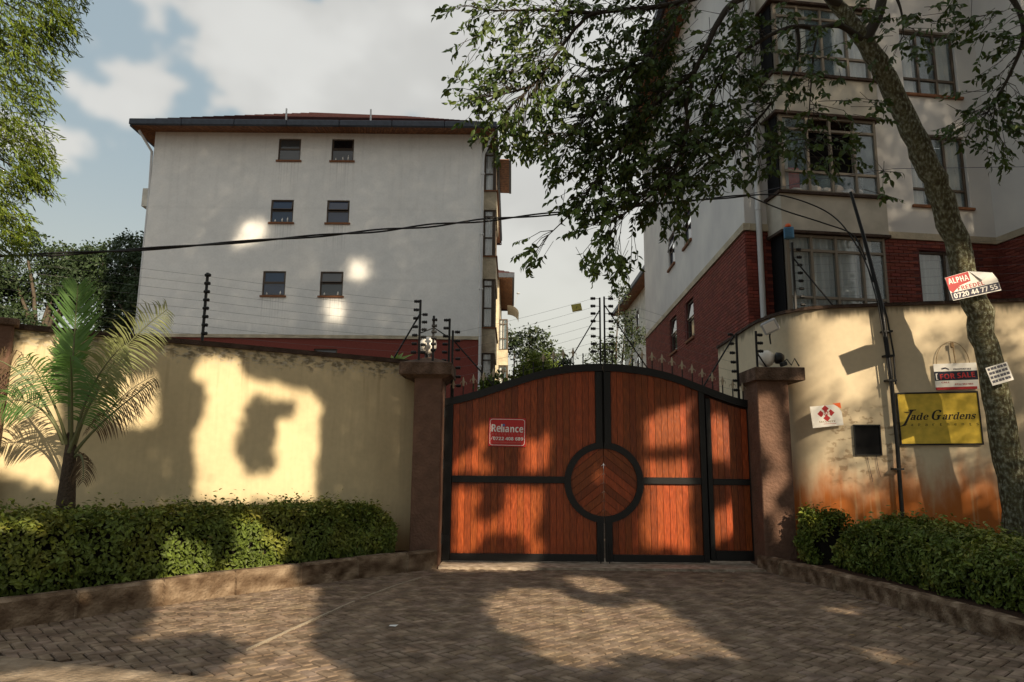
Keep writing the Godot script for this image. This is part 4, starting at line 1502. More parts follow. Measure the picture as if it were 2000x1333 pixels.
	db.tube([Vector3(dx, 0.012, GZ + 0.055), Vector3(dx, 0.34, GZ + 0.055)], [0.009, 0.009], 6)
	obj("drop_bolt", db, M.black, t)
	# spikes along the top
	var count := 14
	for i in count:
		var x := -0.98 + 0.168 * i if left else 1.70 + 0.168 * i
		if (left and x > 1.46) or x > 3.98:
			continue
		var y := arch(x)
		var bare := (i >= 6 and i <= 8 and left) or (left and i >= 13) or (not left and i < 3)
		var sp := MB.new()
		sp.tube([Vector3(x, y - 0.02, GZ), Vector3(x, y + (0.15 if not bare else 0.19), GZ)], [0.011, 0.011], 6)
		var spo := obj("spike", sp, M.black, t)
		if not bare:
			var hd := MB.new()
			hd.lathe([Vector2(0.010, 0.0), Vector2(0.022, 0.02), Vector2(0.012, 0.04), Vector2(0.024, 0.075), Vector2(0.014, 0.12), Vector2(0.0, 0.165)], 6, Transform3D(Basis(), Vector3(x, y + 0.145, GZ)))
			for sgn in [-1.0, 1.0]:
				hd.tube([Vector3(x, y + 0.165, GZ), Vector3(x + sgn * 0.028, y + 0.225, GZ), Vector3(x + sgn * 0.050, y + 0.205, GZ), Vector3(x + sgn * 0.056, y + 0.165, GZ)], [0.007, 0.008, 0.007, 0.003], 5)
			obj("spear_head", hd, M.gold, spo)
	return t

# ------------------------------------------------------------------ electric fence
func insulator(parent: Node3D, p: Vector3, dirx: float) -> void:
	var b := MB.new()
	var x := Transform3D(Basis(Vector3.BACK, PI / 2), p)
	b.lathe([Vector2(0, -0.042), Vector2(0.020, -0.042), Vector2(0.029, -0.024), Vector2(0.018, -0.013), Vector2(0.034, 0.0), Vector2(0.018, 0.013), Vector2(0.029, 0.024), Vector2(0.020, 0.042), Vector2(0, 0.042)], 8, x)
	obj("insulator", b, M.black, parent)

func fence_post(label: String, foot: Vector3, top: Vector3, r: float, left: Array, right: Array, reach: float, brace := Vector3.INF, from := 0.85) -> void:
	var t := thing("fence_post", label, "fence post", foot, "electric fence posts")
	var b := MB.new()
	b.cbox(frame_at((foot + top) / 2, Vector3.RIGHT, top - foot), Vector3(r * 2, (top - foot).length(), r * 2), r * 0.2)
	obj("post", b, M.black, t)
	if brace != Vector3.INF:
		var g := MB.new()
		g.tube([foot.lerp(top, from), brace], [r * 0.8, r * 0.8], 6)
		obj("brace", g, M.black, t)
	for e in [[left, -1.0], [right, 1.0]]:
		for y in e[0]:
			var f: float = (y - foot.y) / (top.y - foot.y)
			var p := foot.lerp(top, f)
			insulator(t, p + Vector3(e[1] * reach, 0, 0.015), e[1])
			var s := MB.new()
			s.tube([p, p + Vector3(e[1] * (reach - 0.03), 0, 0.015)], [0.005, 0.005], 5)
			obj("stud", s, M.black, t)

func steps(a: float, b: float, n: int) -> Array:
	var r := []
	for i in n:
		r.push_back(lerpf(a, b, float(i) / (n - 1)))
	return r

func wires(label: String, sets: Array, sag: float, r := 0.0028) -> void:
	var t := thing("fence_wires", label, "wire", sets[0][0], "electric fence wires")
	for s in sets:
		for k in s.size() - 1:
			var p := []
			var rr := []
			for i in 9:
				var f := i / 8.0
				p.push_back(s[k].lerp(s[k + 1], f) - Vector3.UP * sag * 4.0 * f * (1.0 - f))
				rr.push_back(r)
			var b := MB.new()
			b.tube(p, rr, 4, false)
			obj("wire", b, M.wire, t)

func electric_fence() -> void:
	fence_post("thin black fence post with eight insulators, standing alone on the cream left wall", Vector3(-4.48, 3.31, -10.24), Vector3(-4.50, 4.33, -10.24), 0.017, [], steps(3.42, 4.29, 8), 0.02)
	fence_post("tall black post on the left pillar cap, braced down to the wall top", Vector3(-1.53, 3.17, -11.55), Vector3(-1.50, 4.25, -11.55), 0.018, steps(3.37, 4.22, 7), steps(3.37, 4.0, 6), 0.075, Vector3(-1.95, 3.31, -11.75), 0.8)
	fence_post("middle black post at the front of the left pillar cap, before the globe lamp", Vector3(-1.29, 3.17, -11.48), Vector3(-1.27, 3.97, -11.48), 0.018, [], steps(3.4, 3.9, 6), 0.008)
	fence_post("rear black post of the three on the left pillar cap", Vector3(-1.09, 3.18, -12.1), Vector3(-1.06, 4.05, -12.1), 0.018, steps(3.32, 4.02, 6), [], 0.07)
	var cb := thing("cross_bar", "thin black bars tying the three posts of the left pillar together", "bar", Vector3(-1.27, 3.75, -11.48))
	var c := MB.new()
	c.tube([Vector3(-1.51, 3.69, -11.55), Vector3(-1.27, 3.77, -11.48), Vector3(-1.07, 3.71, -12.1)], [0.010, 0.010, 0.010], 6)
	obj("bar", c, M.black, cb)
	fence_post("black post at the left end of the gate top, braced down to the arch", Vector3(-0.99, 2.68, -12.03), Vector3(-1.03, 3.83, -12.03), 0.018, [], steps(2.88, 3.80, 7), 0.10, Vector3(-0.29, 2.87, -12.03), 0.88)
	fence_post("left one of the twin posts on the crown of the gate, braced to the left", Vector3(1.50, 3.26, -12.0), Vector3(1.50, 4.42, -12.0), 0.014, steps(3.48, 4.40, 8), [], 0.12, Vector3(0.91, 3.20, -12.0), 0.82)
	fence_post("right one of the twin posts on the crown of the gate, braced to the right", Vector3(1.575, 3.26, -12.0), Vector3(1.575, 4.44, -12.0), 0.014, [], steps(3.48, 4.40, 8), 0.11, Vector3(2.32, 3.16, -12.0), 0.88)
	fence_post("black post at the right end of the gate top, braced left to the arch", Vector3(3.86, 2.69, -12.03), Vector3(3.79, 3.82, -12.03), 0.018, steps(2.85, 3.80, 7), [], 0.07, Vector3(3.22, 2.88, -12.03), 0.97)
	fence_post("short black post on the right pillar cap, next to the fallen globe lamp", Vector3(4.02, 3.14, -11.62), Vector3(4.02, 3.79, -11.62), 0.016, [], steps(3.45, 3.72, 3), 0.06, Vector3(4.18, 3.17, -11.62), 0.45)
	fence_post("black post on the right wall in front of the curtained bay, braced to the right", Vector3(4.86, 4.24, -11.98), Vector3(4.84, 5.43, -11.98), 0.018, [], steps(4.32, 5.30, 8), 0.11, Vector3(5.40, 4.24, -11.75), 0.78)
	var lw := []
	for i in 8:
		var y := lerpf(3.40, 4.27, i / 7.0)
		lw.push_back([Vector3(-9.5, y + 0.02, -7.3), Vector3(-4.47, y, -10.22), Vector3(-1.60, lerpf(3.37, 4.22, i / 7.0), -11.54)])
	wires("eight thin fence wires above the cream left wall", lw, 0.02, 0.0019)
	var gl := []
	for i in 7:
		gl.push_back([Vector3(-0.92, lerpf(2.88, 3.80, i / 6.0), -12.01), Vector3(1.38, lerpf(3.48, 4.40, i / 6.0), -11.98)])
	wires("thin fence wires over the left half of the gate", gl, 0.03, 0.0018)
	var gr := []
	for i in 7:
		gr.push_back([Vector3(1.68, lerpf(3.48, 4.40, i / 6.0), -11.98), Vector3(3.74, lerpf(2.85, 3.80, i / 6.0), -12.01)])
	wires("thin fence wires over the right half of the gate", gr, 0.03, 0.0018)
	var rw := []
	for i in 8:
		var y := lerpf(4.32, 5.30, i / 7.0)
		rw.push_back([Vector3(4.95, y, -11.96), Vector3(9.5, y - 0.02, -10.9)])
	wires("thin fence wires above the tall right wall", rw, 0.03, 0.002)
	# small yellow plate on the wires
	var ys := thing("warning_plate", "small faded yellow warning plate tilted on the fence wires over the gate", "sign", Vector3(1.1, 4.24, -11.99))
	var yb := MB.new()
	var yx := frame_at(Vector3(1.10, 4.235, -11.97), Vector3(1, 0.21, 0))
	yb.cbox(yx, Vector3(0.17, 0.13, 0.006), 0.002)
	obj("plate", yb, M.yellow_pale, ys)
	var bolt := MB.new()
	bolt.prism(PackedVector2Array([Vector2(-0.014, -0.02), Vector2(0.004, -0.004), Vector2(-0.004, 0.0), Vector2(0.016, 0.022), Vector2(0.010, 0.024), Vector2(-0.010, 0.002), Vector2(-0.002, -0.002)]), 0.004, 0.006, yx)
	obj("bolt_mark", bolt, M.ink, ys)
	var yl := MB.new()
	bar(yl, yx, -0.07, 0.07, -0.056, -0.044, 0.003, 0.0045)
	obj("printed_line", yl, M.brown_print, ys)

func lamps() -> void:
	var g := thing("globe_lamp", "white globe lamp on the left pillar cap, behind the black posts", "lamp", Vector3(-1.40, 3.3, -11.80), "globe lamps on the gate pillars")
	var b := MB.new()
	b.lathe([Vector2(0, 3.375), Vector2(0.06, 3.385), Vector2(0.115, 3.43), Vector2(0.143, 3.50), Vector2(0.145, 3.54), Vector2(0.128, 3.60), Vector2(0.09, 3.645), Vector2(0.045, 3.668), Vector2(0, 3.674)], 24, Transform3D(Basis(), Vector3(-1.40, 0, -11.80)))
	obj("globe", b, M.globe, g)
	var n := MB.new()
	n.lathe([Vector2(0, 3.28), Vector2(0.075, 3.28), Vector2(0.075, 3.31), Vector2(0.05, 3.33), Vector2(0.05, 3.37), Vector2(0.065, 3.385), Vector2(0, 3.385)], 16, Transform3D(Basis(), Vector3(-1.40, 0, -11.80)))
	obj("holder", n, M.black, g)
	var h := thing("globe_lamp", "white globe lamp tipped over on the right pillar cap, its black holder hanging loose", "lamp", Vector3(4.24, 3.3, -11.80), "globe lamps on the gate pillars")
	var tilt := Transform3D(Basis.from_euler(Vector3(0.3, 0, 1.9)), Vector3(4.24, 3.36, -11.82))
	var hb := MB.new()
	hb.lathe([Vector2(0, -0.14), Vector2(0.07, -0.125), Vector2(0.125, -0.07), Vector2(0.143, 0.0), Vector2(0.125, 0.07), Vector2(0.07, 0.125), Vector2(0, 0.14)], 24, tilt)
	obj("globe", hb, M.globe, h)
	var hn := MB.new()
	hn.lathe([Vector2(0, -0.24), Vector2(0.07, -0.24), Vector2(0.095, -0.19), Vector2(0.095, -0.13), Vector2(0.05, -0.11), Vector2(0, -0.11)], 16, Transform3D(Basis.from_euler(Vector3(0.9, 0, 1.5)), Vector3(4.24, 3.36, -11.70)))
	obj("holder", hn, M.black, h)
	var hw := MB.new()
	hw.tube([Vector3(4.40, 3.24, -11.62), Vector3(4.50, 3.32, -11.6), Vector3(4.56, 3.22, -11.58), Vector3(4.62, 3.33, -11.58), Vector3(4.68, 3.20, -11.56)], [0.012, 0.012, 0.012, 0.012, 0.012], 6)
	hw.cbox(Transform3D(Basis.from_euler(Vector3(0, 0.4, 0.3)), Vector3(4.44, 3.24, -11.6)), Vector3(0.12, 0.07, 0.07), 0.01)
	obj("loose_wiring", hw, M.black, h)
	# floodlight on the right wall
	var f := thing("floodlight", "small square floodlight on a bracket at the top of the right wall, above its pillar", "floodlight", Vector3(4.62, 3.95, -12.3))
	var fx := Transform3D(Basis.from_euler(Vector3(0.35, -0.35, 0.42)), Vector3(4.42, 3.95, -12.05))
	var fb := MB.new()
	fb.cbox(fx, Vector3(0.27, 0.22, 0.08), 0.02)
	obj("housing", fb, M.metal, f)
	var fl := MB.new()
	fl.cbox(fx * Transform3D(Basis(), Vector3(0, 0, 0.042)), Vector3(0.20, 0.155, 0.012), 0.004)
	obj("lens", fl, M.print_white, f)
	var fs := MB.new()
	fs.tube([fx * Vector3(-0.02, -0.08, -0.05), fx * Vector3(0.05, 0.12, -0.09), Vector3(4.60, 4.05, -12.4)], [0.016, 0.016, 0.016], 6)
	fs.tube([fx * Vector3(0.02, 0, -0.03), Vector3(4.44, 3.80, -12.15), Vector3(4.56, 3.72, -12.45)], [0.014, 0.014, 0.014], 6)
	obj("bracket", fs, M.black, f)

# ------------------------------------------------------------------ signs and fittings on the right wall and the gate
func panel(b: MB, x: Transform3D, w: float, h: float, d: float, z := 0.0) -> void:
	b.cbox(x * Transform3D(Basis(), Vector3(0, 0, z + d / 2)), Vector3(w, h, d), minf(0.003, d * 0.3))

func lift(x: Transform3D, px: float, py: float, z: float) -> Transform3D:
	return x * Transform3D(Basis(), Vector3(px, py, z))

func signs() -> void:
	# security sign on the gate
	var r := thing("security_sign", "red security company sign with a white rounded border on the left gate leaf", "sign", Vector3(-0.07, 2.1, -11.97))
	var x := frame_at(Vector3(-0.065, 2.11, -11.995), Vector3(1, -0.012, 0))
	var b := MB.new()
	panel(b, x, 0.615, 0.47, 0.008, 0.006)
	obj("plate", b, M.red, r)
	var outer := PackedVector2Array()
	var inn := PackedVector2Array()
	for q in [[1, 1, 0.0], [-1, 1, 0.5], [-1, -1, 1.0], [1, -1, 1.5]]:
		for i in 7:
			var a: float = PI * (q[2] + 0.5 * i / 6.0)
			outer.push_back(Vector2(q[0] * (0.29 - 0.045) + 0.045 * cos(a), q[1] * (0.217 - 0.045) + 0.045 * sin(a)))
			inn.push_back(Vector2(q[0] * (0.282 - 0.037) + 0.037 * cos(a), q[1] * (0.209 - 0.037) + 0.037 * sin(a)))
	var bd := MB.new()
	for i in outer.size():
		var j := (i + 1) % outer.size()
		bd.quad(x * Vector3(outer[i].x, outer[i].y, 0.0155), x * Vector3(outer[j].x, outer[j].y, 0.0155), x * Vector3(inn[j].x, inn[j].y, 0.0155), x * Vector3(inn[i].x, inn[i].y, 0.0155))
	obj("border", bd, M.print_white, r)
	letters("lettering", "Re", lift(x, -0.186, 0.065, 0.0155), 0.155, 0.125, M.print_white, r)
	letters("lettering", "l", lift(x, -0.093, 0.0665, 0.0155), 0.022, 0.135, M.print_white, r)
	letters("lettering", "\u0131", lift(x, -0.060, 0.044, 0.0155), 0.022, 0.086, M.print_white, r)
	letters("lettering", "ance", lift(x, 0.114, 0.045, 0.0155), 0.300, 0.092, M.print_white, r)
	var dot := MB.new()
	bar(dot, x, -0.078, -0.042, 0.10, 0.135, 0.0145, 0.0165)
	obj("blue_dot", dot, M.print_blue, r)
	var word := "PROTECTION"
	for i in word.length():
		var ch := word.substr(i, 1)
		letters("lettering", ch, lift(x, -0.235 + 0.052 * i, -0.035, 0.0155), 0.006 if ch == "I" else 0.024, 0.032, M.print_pale_red, r, false, false)
	letters("lettering", "0722 408 689", lift(x, 0.015, -0.105, 0.0155), 0.50, 0.055, M.print_white, r)
	var ph := MB.new()
	var arc := []
	for i in 7:
		var a := PI * (0.55 + 0.55 * i / 6.0)
		arc.push_back(x * Vector3(-0.225 + 0.035 * cos(a), -0.11 + 0.035 * sin(a), 0.0165))
	ph.tube(arc, [0.007, 0.004, 0.004, 0.004, 0.004, 0.004, 0.007], 5)
	obj("handset_mark", ph, M.print_white, r)
	letters("lettering", "www.relianceprotection.com", lift(x, 0, -0.168, 0.0155), 0.46, 0.026, M.print_pale_red, r, false, false)

	# front face of the right wall between x 5 and 9
	var wr := Vector3(0.9765, 0, 0.2157).normalized()
	var wn := wr.cross(Vector3.UP)
	var at := func(px: float, py: float) -> Transform3D:
		var z := -11.57 + (px - 5.9) * (11.57 - 11.09) / 2.2
		return frame_at(Vector3(px, py, z) + wn * 0.012, wr)
	var j := thing("name_board", "big yellow name board with black script lettering on the right wall", "sign", Vector3(6.78, 2.36, -11.3))
	x = at.call(6.76, 2.36)
	x = x * Transform3D(Basis(Vector3.BACK, 0.012), Vector3(0, 0, 0.012))
	b = MB.new()
	panel(b, x, 1.15, 0.79, 0.02, 0.0)
	obj("board", b, M.yellow, j)
	var fr := MB.new()
	for e in [[-0.59, 0.59, 0.395, 0.418], [-0.59, 0.59, -0.418, -0.395], [-0.59, -0.573, -0.395, 0.395], [0.573, 0.59, -0.395, 0.395]]:
		bar(fr, x, e[0], e[1], e[2], e[3], -0.01, 0.032)
	obj("frame", fr, M.black, j)
	letters("lettering", "J", lift(x, -0.455, 0.010, 0.022), 0.13, 0.27, M.black, j, true, false, 0.55)
	letters("lettering", "ade", lift(x, -0.275, 0.035, 0.022), 0.255, 0.115, M.black, j, true, true, 0.35)
	letters("lettering", "G", lift(x, -0.03, 0.055, 0.022), 0.135, 0.16, M.black, j, true, true, 0.35)
	letters("lettering", "ardens", lift(x, 0.292, 0.035, 0.022), 0.465, 0.115, M.black, j, true, true, 0.35)
	var sw := MB.new()
	var loop := []
	var rr := []
	for i in 11:
		var f := i / 10.0
		loop.push_back(x * Vector3(-0.37 - 0.13 * f, 0.14 - 0.02 * sin(f * PI) - 0.03 * f, 0.023))
		rr.push_back(0.003 + 0.005 * sin(f * PI))
	sw.tube(loop, rr, 5)
	loop = []
	for i in 11:
		var f := i / 10.0
		loop.push_back(x * Vector3(-0.47 - 0.07 * sin(f * PI * 0.9), -0.09 - 0.045 * f + 0.03 * f * f, 0.023))
	sw.tube(loop, rr, 5)
	obj("flourish", sw, M.black, j)
	word = "apartments"
	for i in word.length():
		letters("lettering", word.substr(i, 1), lift(x, -0.40 + 0.104 * i, -0.098, 0.022), 0.030, 0.034 if not word.substr(i, 1) in ["p", "t"] else 0.042, M.black, j, false, false)
	# for sale board resting on the name board
	var s := thing("sale_board", "white and dark blue for sale board hung above the yellow name board", "sign", Vector3(7.05, 3.0, -11.3))
	x = at.call(7.05, 3.02)
	x = x * Transform3D(Basis(Vector3.BACK, 0.02), Vector3(0, 0, 0.03))
	b = MB.new()
	panel(b, x, 0.62, 0.42, 0.008)
	obj("board", b, M.print_white, s)
	b = MB.new()
	bar(b, x, -0.309, 0.309, -0.06, 0.085, 0.007, 0.0095)
	obj("blue_band", b, M.navy, s)
	b = MB.new()
	bar(b, x, -0.309, 0.28, -0.209, -0.165, 0.007, 0.0095)
	obj("red_band", b, M.sign_red, s)
	letters("lettering", "FOR SALE", lift(x, 0.02, 0.012, 0.010) * Transform3D(Basis(Vector3.BACK, 0.05), Vector3.ZERO), 0.50, 0.085, M.sign_red, s)
	letters("lettering", "[", lift(x, -0.275, 0.005, 0.010), 0.03, 0.10, M.print_white, s)
	letters("lettering", "CALL", lift(x, -0.16, -0.09, 0.010), 0.12, 0.024, M.sign_red, s)
	letters("lettering", "0722 982 985", lift(x, 0.10, -0.125, 0.010), 0.26, 0.026, M.sign_red, s)
	letters("lettering", "PROPERTIES", lift(x, 0.10, 0.115, 0.010), 0.25, 0.026, M.ink, s)
	b = MB.new()
	for i in 3:
		b.tube([x * Vector3(-0.20, 0.115 + 0.012 * i, 0.011), x * Vector3(-0.14, 0.135 + 0.005 * i, 0.011), x * Vector3(-0.09, 0.105 + 0.008 * i, 0.011)], [0.003, 0.005, 0.002], 5)
	obj("logo_stroke", b, M.ink, s)
	b = MB.new()
	var hoop := []
	rr = []
	for i in 15:
		var a := PI * i / 14.0
		hoop.push_back(x * Vector3(-0.02 - 0.24 * cos(a), 0.20 + 0.36 * sin(a), 0.0))
		rr.push_back(0.005)
	b.tube(hoop, rr, 5)
	b.tube([x * Vector3(0.0, 0.5, 0.02), x * Vector3(0.01, 0.21, 0.02)], [0.008, 0.008], 6)
	b.cbox(lift(x, -0.01, 0.50, 0.02), Vector3(0.05, 0.09, 0.03), 0.01)
	obj("wire_hoop", b, M.brown_print, s)
	# small white notice with a red cross of lozenges
	var a4 := thing("alarm_notice", "small faded white notice with a red emblem, nearest the right pillar on the wall", "sign", Vector3(5.12, 2.4, -11.8))
	x = at.call(5.14, 2.41)
	x = x * Transform3D(Basis(Vector3.BACK, 0.05), Vector3(0, 0, 0.035))
	b = MB.new()
	b.prism(PackedVector2Array([Vector2(-0.23, -0.19), Vector2(0.24, -0.165), Vector2(0.235, 0.05), Vector2(0.16, 0.175), Vector2(-0.24, 0.16)]), 0.0, 0.006, x)
	obj("plate", b, M.print_white, a4)
	b = MB.new()
	b.prism(PackedVector2Array([Vector2(0.11, 0.19), Vector2(0.23, 0.20), Vector2(0.235, 0.10)]), 0.002, 0.008, x)
	obj("bent_corner", b, M.orange, a4)
	b = MB.new()
	for q in [Vector2(-0.01, 0.115), Vector2(0.07, 0.045), Vector2(0.0, -0.04), Vector2(-0.085, 0.035), Vector2(-0.005, 0.04)]:
		b.prism(PackedVector2Array([q + Vector2(-0.055, 0), q + Vector2(0, -0.055), q + Vector2(0.055, 0), q + Vector2(0, 0.055)]), 0.0045 + q.x * 0.004, 0.0075 + q.x * 0.004, x)
	obj("emblem", b, M.sign_red, a4)
	letters("lettering", "AAR", lift(x, 0, 0.04, 0.0085), 0.11, 0.045, M.print_white, a4)
	letters("lettering", "SECURITY", lift(x, 0.0, -0.095, 0.0065), 0.25, 0.028, M.brown_print, a4)
	b = MB.new()
	bar(b, x, -0.06, 0.13, -0.135, -0.128, 0.005, 0.0068)
	obj("printed_line", b, M.sign_pink, a4)
	# dark hatch
	var h := thing("wall_hatch", "black square hatch in the right wall between the notice and the conduit", "hatch", Vector3(5.73, 2.0, -11.6))
	x = at.call(5.725, 2.02)
	b = MB.new()
	for e in [[-0.20, 0.20, 0.225, 0.245], [-0.20, 0.20, -0.245, -0.225], [-0.20, -0.185, -0.225, 0.225], [0.185, 0.20, -0.225, 0.225]]:
		bar(b, x, e[0], e[1], e[2], e[3], -0.01, 0.02)
	obj("frame", b, M.black, h)
	b = MB.new()
	panel(b, x, 0.368, 0.448, 0.006, -0.004)
	obj("opening", b, M.void, h)  # flat black panel inside the frame, no hole in the wall
	b = MB.new()
	b.tube([x * Vector3(-0.03, -0.245, 0.006), x * Vector3(0.0, -0.45, 0.006), x * Vector3(0.03, -0.66, 0.006)], [0.004, 0.004, 0.003], 5)
	b.tube([x * Vector3(0.11, -0.245, 0.006), x * Vector3(0.12, -0.42, 0.006), x * Vector3(0.15, -0.58, 0.006)], [0.004, 0.004, 0.003], 5)
	obj("hanging_wire", b, M.ink, h)
	# conduit with cable clips
	var c := thing("conduit_pole", "leaning dark steel service pole with cables on the right wall, left of the name board", "pole", Vector3(6.09, 0.2, -11.5))
	b = MB.new()
	b.tube([Vector3(6.085, 0.15, -11.43), Vector3(6.10, 2.02, -11.42), Vector3(6.085, 3.01, -11.42), Vector3(6.03, 4.22, -11.43), Vector3(5.92, 5.4, -11.6), Vector3(5.80, 6.25, -11.7)], [0.032, 0.032, 0.034, 0.034, 0.03, 0.026], 10)
	obj("pole", b, M.steel, c)
	b = MB.new()
	b.tube([Vector3(6.14, 2.9, -11.40), Vector3(6.15, 3.4, -11.40), Vector3(6.10, 4.0, -11.42), Vector3(6.06, 4.25, -11.44)], [0.014, 0.014, 0.014, 0.014], 6)
	b.tube([Vector3(6.05, 2.8, -11.39), Vector3(6.02, 3.5, -11.40), Vector3(5.98, 4.2, -11.43), Vector3(5.93, 4.8, -11.55)], [0.010, 0.010, 0.010, 0.010], 6)
	obj("cable", b, M.black, c)
	for y in [1.55, 2.95, 3.35, 3.75]:
		b = MB.new()
		b.box(Vector3(6.02, y, -11.53), Vector3(6.16, y + 0.03, -11.385))
		obj("clip", b, M.black, c)
	# boards nailed to the tree
	var al := thing("advert_board", "tilted red and white advert board with a folded corner nailed to the leaning trunk", "sign", Vector3(6.7, 4.2, -10.15))
	x = frame_at(Vector3(6.70, 4.23, -10.13), Vector3(1, 0.24, 0.0))
	b = MB.new()
	b.prism(PackedVector2Array([Vector2(-0.36, -0.17), Vector2(0.37, -0.18), Vector2(0.37, 0.0), Vector2(0.33, 0.10), Vector2(-0.01, 0.20), Vector2(-0.37, 0.18)]), 0.0, 0.008, x)
	obj("board", b, M.print_white, al)
	b = MB.new()
	b.prism(PackedVector2Array([Vector2(-0.37, 0.0), Vector2(-0.33, -0.06), Vector2(-0.2, 0.02), Vector2(-0.02, 0.055), Vector2(-0.012, 0.196), Vector2(-0.366, 0.178)]), 0.0075, 0.010, x)
	obj("red_field", b, M.sign_red, al)
	letters("lettering", "ALPHA", lift(x, -0.19, 0.115, 0.0105), 0.31, 0.085, M.print_white, al)
	letters("lettering", "FREEDEL", lift(x, -0.04, -0.015, 0.0105), 0.40, 0.06, M.sign_pink, al)
	b = MB.new()
	bar(b, x, -0.355, 0.366, -0.165, -0.055, 0.0075, 0.0095)
	obj("black_band", b, M.ink, al)
	letters("lettering", "0720 44 77 55", lift(x, 0.0, -0.11, 0.010), 0.66, 0.075, M.print_white, al)
	b = MB.new()
	b.tri(x * Vector3(0.0, 0.196, 0.012), x * Vector3(0.13, 0.02, 0.04), x * Vector3(0.325, 0.10, 0.013))
	obj("folded_corner", b, M.paper, al)
	var lf := thing("paper_notice", "small tilted white paper with four lines of print, nailed low on the leaning trunk", "sign", Vector3(7.0, 2.9, -10.15))
	x = frame_at(Vector3(6.985, 2.925, -10.18), Vector3(1, 0.30, 0.0))
	b = MB.new()
	panel(b, x, 0.33, 0.27, 0.003)
	obj("sheet", b, M.print_white, lf)
	for i in 4:
		b = MB.new()
		for k in 6:
			bar(b, x, -0.145 + 0.049 * k, -0.145 + 0.049 * k + 0.036 + 0.008 * ((k * 5 + i) % 2), 0.082 - 0.061 * i, 0.118 - 0.061 * i, 0.0028, 0.0042)
		obj("printed_line", b, M.ink_grey, lf)

func cables() -> void:
	var t := thing("overhead_cable", "twisted black overhead cable sagging across the whole scene to the service pole", "cable", Vector3(4.1, 6.2, -12))
	var key := [Vector3(-10.5, 3.95, -8.0), Vector3(-6.66, 4.2, -9.0), Vector3(-2.98, 4.82, -10.0), Vector3(-0.02, 5.49, -11.0), Vector3(4.12, 6.29, -12.0)]
	var c := Curve3D.new()
	for i in key.size():
		var d: Vector3 = (key[mini(i + 1, 4)] - key[maxi(i - 1, 0)]) * 0.16
		c.add_point(key[i], -d, d)
	var pts := c.tessellate_even_length(6, 0.15)
	for s in 2:
		var p := []
		var r := []
		for i in pts.size():
			var a := i * 0.35 + s * PI
			var loose := 0.012 + 0.010 * (0.5 + 0.5 * sin(i * 0.09))
			p.push_back(pts[i] + Vector3(0, cos(a), sin(a)) * loose)
			r.push_back(0.0135)
		var b := MB.new()
		b.tube(p, r, 6)
		obj("strand", b, M.black, t)
	for e in [[Vector3(4.12, 6.29, -12.0), Vector3(4.7, 6.3, -12.0), Vector3(5.3, 6.05, -11.9), Vector3(5.62, 5.7, -11.75), Vector3(5.85, 5.1, -11.58), Vector3(5.95, 4.6, -11.48)], [Vector3(4.12, 6.29, -12.0), Vector3(4.75, 6.02, -12.0), Vector3(5.35, 5.72, -11.8), Vector3(5.75, 5.45, -11.62), Vector3(5.90, 5.0, -11.55)]]:
		var b := MB.new()
		var cc := Curve3D.new()
		for i in e.size():
			var d: Vector3 = (e[mini(i + 1, e.size() - 1)] - e[maxi(i - 1, 0)]) * 0.16
			cc.add_point(e[i], -d, d)
		var q := Array(cc.tessellate_even_length(5, 0.08))
		var r := []
		for i in q.size():
			r.push_back(0.012)
		b.tube(q, r, 6)
		obj("service_tail", b, M.black, t)
	var w := thing("service_wire", "thin grey wire running right from the overhead cable to beyond the leaning tree", "wire", Vector3(4.1, 6.3, -12))
	var b := MB.new()
	b.tube([Vector3(4.1, 6.3, -12.0), Vector3(5.2, 6.5, -11.8), Vector3(6.4, 6.55, -11.4), Vector3(9.5, 6.25, -10.5)], [0.005, 0.005, 0.005, 0.005], 5)
	obj("wire", b, M.ink_grey, w)

